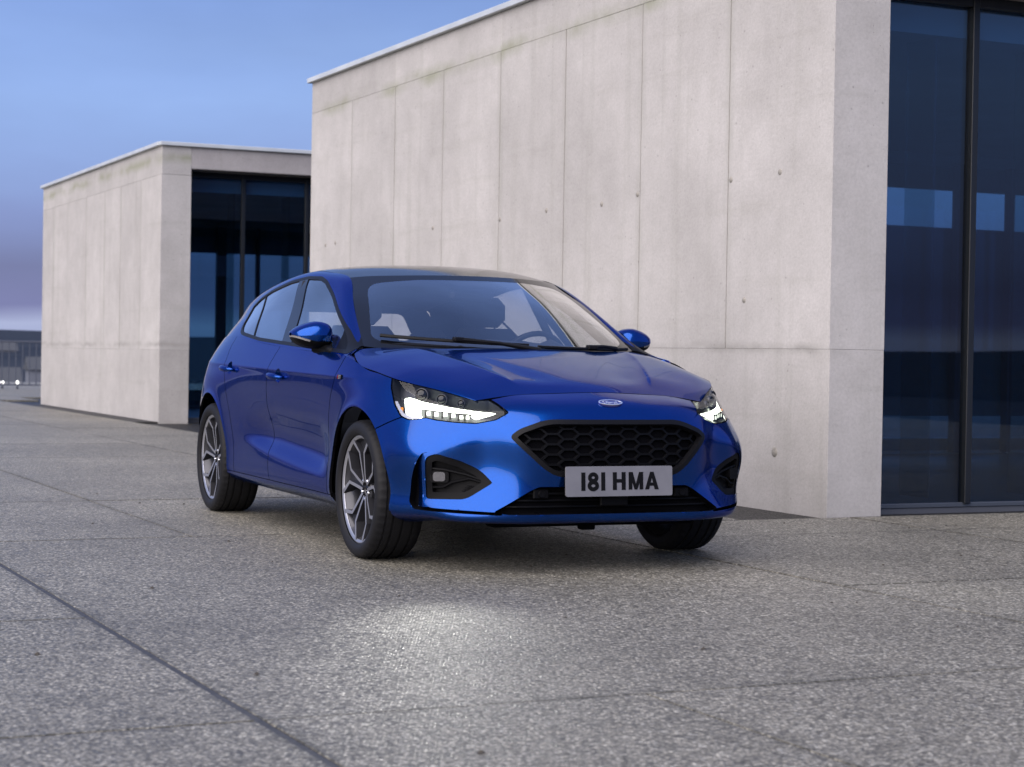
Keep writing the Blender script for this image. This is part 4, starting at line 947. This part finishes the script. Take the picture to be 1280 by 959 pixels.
# ---- wheels
def make_wheel():
    w = MB()
    w.lathe([(.246, -.105), (.232, -.09), (.215, -.03), (.218, .05), (.232, .078), (.242, .092)], 56)
    w.m = 1; w.lathe([(.236, .0905), (.247, .0995), (.2525, .0985), (.2525, .088)], 56)
    wheel = w.build('wheel', ['rim_dark', 'rim_face'], None, smooth=True)
    t_ = MB(); n = 150
    prof = [(.248, -.104), (.258, -.116), (.285, -.1185), (.305, -.113), (.317, -.100), (.3222, -.080), (.3222, -.068), (.315, -.066), (.315, -.056), (.323, -.054), (.323, -.018), (.315, -.016), (.315, -.006), (.323, -.004), (.323, .030), (.315, .032), (.315, .042), (.323, .044), (.3225, .066), (.315, .068), (.315, .076), (.3222, .078), (.318, .098), (.307, .112), (.300, .1155), (.298, .1165), (.285, .1188), (.272, .1185), (.268, .1165), (.260, .114), (.2505, .104)]
    V = []
    for i in range(n):
        a = 2*math.pi*i/n
        for r_, y_ in prof:
            rr = r_
            if r_ > .3165 and i % 3 == 0 and (abs(y_) > .062): rr -= .005
            zz = rr*math.sin(a); V.append((rr*math.cos(a), y_, max(zz, -.3195)))
    k = len(prof); F = [(i*k+q, ((i+1) % n)*k+q, ((i+1) % n)*k+q+1, i*k+q+1) for i in range(n) for q in range(k-1)]
    t_.add(V, F); tyre = t_.build('tyre', 'tyre_rubber', wheel, smooth=True); autosmooth(tyre, 40)
    fr = frame_at((0, 0, 0), (-1, 0, 0), (0, 0, 1))
    pol = lambda r_, d: (r_*math.sin(R(d)), r_*math.cos(R(d)))
    def arm():
        m_ = MB()
        for s in (-1, 1):
            m_.ribbon([pol(.034, s*22), pol(.080, s*12.5), pol(.172, s*10.5), pol(.208, s*19.5), pol(.242, s*25)], [.015, .0150, .0145, .017, .018], fr, .030, .074)
            m_.ribbon([pol(.188, s*15.0), pol(.231, s*27)], [.008, .009], fr, .030, .0725) if False else None
        m_.prism([pol(.045, -18), pol(.08, -12), pol(.172, -10.5), pol(.208, -19.5), pol(.242, -25), pol(.243, 0), pol(.242, 25), pol(.208, 19.5), pol(.172, 10.5), pol(.08, 12), pol(.045, 18)], fr, .020, .046)
        V = []
        for v in m_.V:
            r_ = math.hypot(v[0], v[2]); V.append((v[0], v[1]+.022*max(0, (r_-.03)/.2)**1.1-.004*max(0, 1-r_/.09), v[2]))
        m_.V = V; mi = []
        for f in m_.F:
            a, b_, c = [Vector(V[i]) for i in f[:3]]; n_ = (b_-a).cross(c-a).normalized(); mi.append(0 if (abs(n_.y) > .8 and a.y > .066) else 1)
        m_.M = mi; return m_
    sp = arm().build('spoke', ['rim_face', 'rim_dark'], wheel)
    hb = MB(); hb.lathe([(.0, .052), (.030, .053), (.034, .060), (.058, .064), (.066, .058), (.072, .03)], 40); hub = hb.build('hub', 'rim_dark', wheel, smooth=True); autosmooth(hub, 30)
    cp = MB(); cp.lathe([(.0, .062), (.022, .061), (.027, .057), (.028, .05)], 30); cp.build('centre_cap', 'gloss_black', wheel, smooth=True)
    nu = MB(); nu.lathe([(.0, .014), (.006, .013), (.0095, .009), (.0105, 0), (.0105, -.02)], 8); nut = nu.build('wheel_nut', 'chrome', wheel, smooth=True); nut.location = (.0, .062, .046)
    for k in range(1, 5):
        o = sp.copy(); COL.objects.link(o); o.parent = wheel; o.rotation_euler = (0, R(72*k), 0)
    for k in range(5):
        a = R(72*k+36); o = nut if k == 0 else nut.copy()
        if k: COL.objects.link(o); o.parent = wheel
        o.location = (.046*math.sin(a), .061, .046*math.cos(a))
    bd_ = MB(); bd_.lathe([(.03, .0), (.155, .0), (.158, -.012), (.155, -.024)], 40); bd_.build('brake_disc', 'brake_iron', wheel, smooth=True)
    cl = MB(); cl.box((-.13, -.012, .02), (.07, .06, .16), ch=.015); cl.build('brake_caliper', 'rim_dark', wheel)
    return wheel
wheel0 = make_wheel(); wheel0.parent = car
def copy_tree(o, parent):
    c = o.copy(); COL.objects.link(c); c.parent = parent
    for ch in list(o.children): copy_tree(ch, c)
    return c
for i, (wx_, s) in enumerate(((0, -1), (0, 1), (-2.7, -1), (-2.7, 1))):
    w = wheel0 if i == 0 else copy_tree(wheel0, car); w.location = (wx_, s*.785, .3195); w.rotation_euler = (0, 0, math.pi if s < 0 else 0)

# ---- mirrors
def mirror_body():
    st = [(.805, 1.055, 1.005, .03), (.812, 1.080, .985, .06), (.835, 1.096, .972, .085), (.87, 1.103, .968, .098), (.905, 1.099, .970, .098), (.945, 1.085, .980, .09), (.975, 1.068, .996, .072), (.992, 1.054, 1.018, .045), (.998, 1.046, 1.032, .02)]
    G = []
    for y_, zt, zb, d in st:
        row = []; zc, hh = (zt+zb)/2, (zt-zb)/2
        for k in range(29):
            a = 2*math.pi*k/28; ca, sa = math.cos(a), math.sin(a); e_ = .75
            row.append((-.735+.17*(y_-.9)*-1+d*math.copysign(abs(ca)**e_, ca), y_, zc+hh*math.copysign(abs(sa)**e_, sa)))
        G.append(row)
    G = np.array(G); fu = spl(np.arange(len(st))); G = np.einsum('ai,ijk->ajk', fu(np.linspace(0, len(st)-1, 41)), G)
    M = grid_mesh(G); M = (M[0], M[1][:, ::-1].copy())
    n = normals(M); 
    if (n[:, 0]*(M[0][:, 0]+.735)).sum() < 0: M = (M[0], M[1][:, ::-1].copy())
    return M
MM = mirror_body(); gm = lambda P: P[:, 2]-np.interp(P[:, 1], [.80, .90, .95, 1.0], [1.008, 1.006, 1.018, 1.036])
CAP, HOUS = split(MM, gm); IND, HOUS2 = split(HOUS, lambda P: np.minimum(gm(P)+.010, P[:, 1]-.925))
for s in (1, -1):
    f = (lambda M: M) if s > 0 else mir
    o = put('door_mirror', *f(HOUS2), 'black_plastic', car); put('mirror_cap', *flange(offset(f(CAP), .002), .006), 'blue_paint', o); put('indicator', *f(IND), 'indicator_lens', o)
    m_ = MB(); m_.tube([(-.74, .875*s, .978), (-.70, .845*s, .968), (-.62, .838*s, .960), (-.53, .848*s, .954)], [.030, .030, .026, .016], 10); m_.build('mirror_arm', 'black_plastic', o, smooth=True)
    m_ = MB(); m_.box((-.800, .89*s, 1.035), (.006, .11, .08), ch=.002); m_.build('mirror_glass', 'chrome', o)

# ---- door handles, badge on the wing, wipers
sidepts = HV[(HV[:, 0] < .25) & (HV[:, 0] > -3.0) & (HV[:, 1] > .6)]; kds = kdtree.KDTree(len(sidepts)); [kds.insert((p[0], p[2], 0), i) for i, p in enumerate(sidepts)]; kds.balance()
sy = lambda x_, z_: sidepts[kds.find((x_, z_, 0))[1]][1]
for (hx_, hz_), doors in (((-1.295, .822), fdoors), ((-2.290, .850), rdoors)):
    for i, s in enumerate((1, -1)):
        yb = sy(hx_, hz_)
        m_ = MB(); n = 9; pts = [(hx_-.105+.21*k/(n-1), (yb+.004+.034*math.sin(math.pi*k/(n-1))**.55)*s, hz_+.012*(k/(n-1)-.5)*-1) for k in range(n)]
        m_.tube(pts, [.008, .013, .016, .017, .017, .017, .016, .013, .008], 10); m_.build('handle', 'blue_paint', doors[i], smooth=True)
        cm = CUPS[0 if doors is fdoors else 1]; put('handle_cup', *(cm if s > 0 else mir(cm)), 'blue_paint', doors[i])
for i, s in enumerate((1, -1)):
    yb = sy(-.245, .838); fr = frame_at((-.245, (yb+.001)*s, .836), (-s, 0, 0), (0, 0, 1))
    m_ = MB(); m_.prism(roundpoly([(-.030, -.011), (.026, -.011), (.030, .011), (-.026, .011)], .004, 2), fr, -.004, .003); o = m_.build('wing_badge', 'satin_black', wings[i])
    m_ = MB(); m_.prism([(-.027, -.009), (-.018, -.009), (-.014, .009), (-.023, .009)], fr, .002, .0045); m_.build('badge_mark', 'lamp_red', o)
    m_ = MB(); m_.ribbon([(-.009, -.007), (.003, -.007), (.004, 0), (-.006, 0), (-.005, .007), (.006, .007)], .004, fr, .002, .0045); m_.ribbon([(.011, .007), (.025, .007)], .004, fr, .002, .0045); m_.ribbon([(.017, -.008), (.0185, .006)], .004, fr, .002, .0046); m_.build('badge_letters', 'badge_silver', o)
def ws_pt(u, v, d=.0):
    P = Patch(mirror_net(WS)); k = len(P.tu); p = np.einsum('ai,bj,ijk->abk', P.fu([u*P.tu[-1]]), P.fv([v*P.tv[-1]]), P.P)[0, 0]; return Vector(p)+Vector((.55, 0, .83))*d
for us, ue, piv, v0 in ((.075, .53, .50, .115), (.56, .93, .80, .05)):
    m_ = MB(); pts = [ws_pt(us+(ue-us)*k/12, v0-.05*k/12, .020) for k in range(13)]
    m_.tube(pts, .009, 6); o = m_.build('wiper', 'satin_black', car)
    m_ = MB(); a = ws_pt(us+(ue-us)*.52, v0-.05*.52, .030); b_ = ws_pt(piv+.06, .01, .022); m_.tube([a+Vector((0, -.03, 0)), a, (a+b_)/2+Vector((0, 0, .008)), b_], [.013, .013, .009, .014], 8); m_.build('wiper_arm', 'satin_black', o)
    m_ = MB(); m_.box(a, (.03, .055, .022), ch=.005); m_.build('wiper_clip', 'satin_black', o)
m_ = MB(); G = []
cw = MB(); 
for k in range(21):
    u = .03+.94*k/20; a = ws_pt(u, .0, -.006); b_ = ws_pt(u, .10, -.004); G.append([a, b_])
m_.add([tuple(p) for r_ in G for p in ((r_[0].x+.05, r_[0].y, r_[0].z-.025), (r_[1].x, r_[1].y, r_[1].z-.012))], [(2*k, 2*k+2, 2*k+3, 2*k+1) for k in range(20)]); m_.build('cowl_panel', 'satin_black', car)

for s, wg_ in ((1, wings[0]), (-1, wings[1])):
    A_ = [(-.10, .8625, .891), (-.20, .846, .919), (-.30, .822, .945), (-.395, .79, .968)]; B_ = [(-.10, .8645, .892), (-.19, .868, .915), (-.262, .866, .940), (-.41, .742, .988)]
    V = [(x_, y_*s, z_-.002) for x_, y_, z_ in A_+B_]; F = [(k, 4+k, 5+k, k+1) if s < 0 else (k, k+1, 5+k, 4+k) for k in range(3)]; put('cowl_corner', V, F, 'blue_paint', wg_)
# ---- cabin
m_ = MB(); m_.tube([(-.62, -.62, .90), (-.60, 0, .93), (-.62, .62, .90)], [.10, .105, .10], 12); m_.box((-.55, 0, .86), (.5, 1.3, .16), ch=.05); m_.build('dashboard', 'trim_fabric', car, auto=40)
m_ = MB(); m_.tube([(-.66, .25, .96), (-.64, .37, .995), (-.66, .49, .96)], [.03, .045, .03], 10); m_.build('instrument_hood', 'trim_fabric', car, smooth=True)
fr = Matrix.Translation((-.86, .37, .90)) @ Matrix.Rotation(R(24), 4, 'Y') @ Matrix.Rotation(R(90), 4, 'Z')
m_ = MB(); m_.tube([tuple(fr @ Vector((.185*math.cos(2*math.pi*k/36), 0, .185*math.sin(2*math.pi*k/36)))) for k in range(36)], .015, 8, closed=True)
for a in (0, 180, 270): m_.tube([tuple(fr @ Vector((.04*math.cos(R(a)), 0, .04*math.sin(R(a))))), tuple(fr @ Vector((.18*math.cos(R(a)), 0, .18*math.sin(R(a)))))], .014, 6)
m_.lathe([(0, .02), (.055, .015), (.06, -.02)], 16, fr); m_.build('steering_wheel', 'satin_black', car, smooth=True)
def seat(x_, y_, w_, zt, head=True, name='seat'):
    b_ = MB(); S = [(.50, w_*.9, .16, 0), (.62, w_, .17, -.05), (.80, w_, .15, -.11), (zt-.10, w_*.92, .12, -.18), (zt, w_*.62, .07, -.215)]
    G = []
    for z_, ww, dd, ox in S:
        row = []
        for k in range(21):
            a = 2*math.pi*k/20; row.append((x_+ox+dd/2*math.copysign(abs(math.cos(a))**.6, math.cos(a)), y_+ww/2*math.copysign(abs(math.sin(a))**.6, math.sin(a)), z_))
        G.append(row)
    V, F = grid_mesh(np.array(G)); b_.add(V, [tuple(f) for f in F]); b_.add(V[-21:], [tuple(range(21))])
    b_.box((x_+.22, y_, .50), (.50, w_, .16), ch=.05); o = b_.build(name, 'trim_fabric', car, auto=50)
    if head:
        h_ = MB(); fr = Matrix.Translation((x_-.235, y_, zt+.09)); h_.box((0, 0, 0), (.10, .25, .17), ch=.045); h_.V = [tuple(fr @ Vector(v)) for v in h_.V]
        for s in (-1, 1): h_.tube([(x_-.22, y_+.06*s, zt-.04), (x_-.235, y_+.06*s, zt+.05)], .006, 6)
        h_.build('headrest', 'trim_fabric', o, auto=50)
for y_ in (-.37, .37): seat(-1.30, y_, .50, 1.10)
seat(-2.20, 0, 1.22, 1.03, False, 'rear_bench')
for y_ in (-.37, 0, .37):
    h_ = MB(); h_.box((-2.42, y_, 1.045), (.09, .24, .11), ch=.04); h_.build('headrest', 'trim_fabric', car, auto=50)
for v_, w_ in ((.98, .28),):
    c = ws_pt(.5, .885, -.06); m_ = MB(); m_.box((c.x-.03, 0, c.z-.015), (.05, .245, .07), ch=.02); m_.build('rear_view_mirror', 'satin_black', car)
    m_ = MB(); V = [tuple(ws_pt(.5+a, b_, -.004)) for a, b_ in ((-.16, .985), (-.10, .93), (-.075, .84), (.075, .84), (.10, .93), (.16, .985))]; m_.add(V, [tuple(range(6))]); m_.add([(v[0]-.04, v[1], v[2]-.02) for v in V], [tuple(range(6))]); m_.build('sensor_cover', 'satin_black', car)
LN = offset(grid_mesh(Patch(mirror_net(RF)).grid(.06)), -.05); put('headliner', *LN, 'headliner', car)
m_ = MB()
for s in (-1, 1):
    for P_ in ([(-.50, .68, .98), (-.86, .590, 1.19), (-1.12, .53, 1.30)], [(-1.45, .80, .95), (-1.60, .655, 1.33)], [(-2.45, .76, 1.02), (-2.62, .60, 1.25)]): m_.tube([(a, b_*s, c) for a, b_, c in P_], .024, 8)
m_.build('pillar_trim', 'trim_fabric', car, smooth=True)
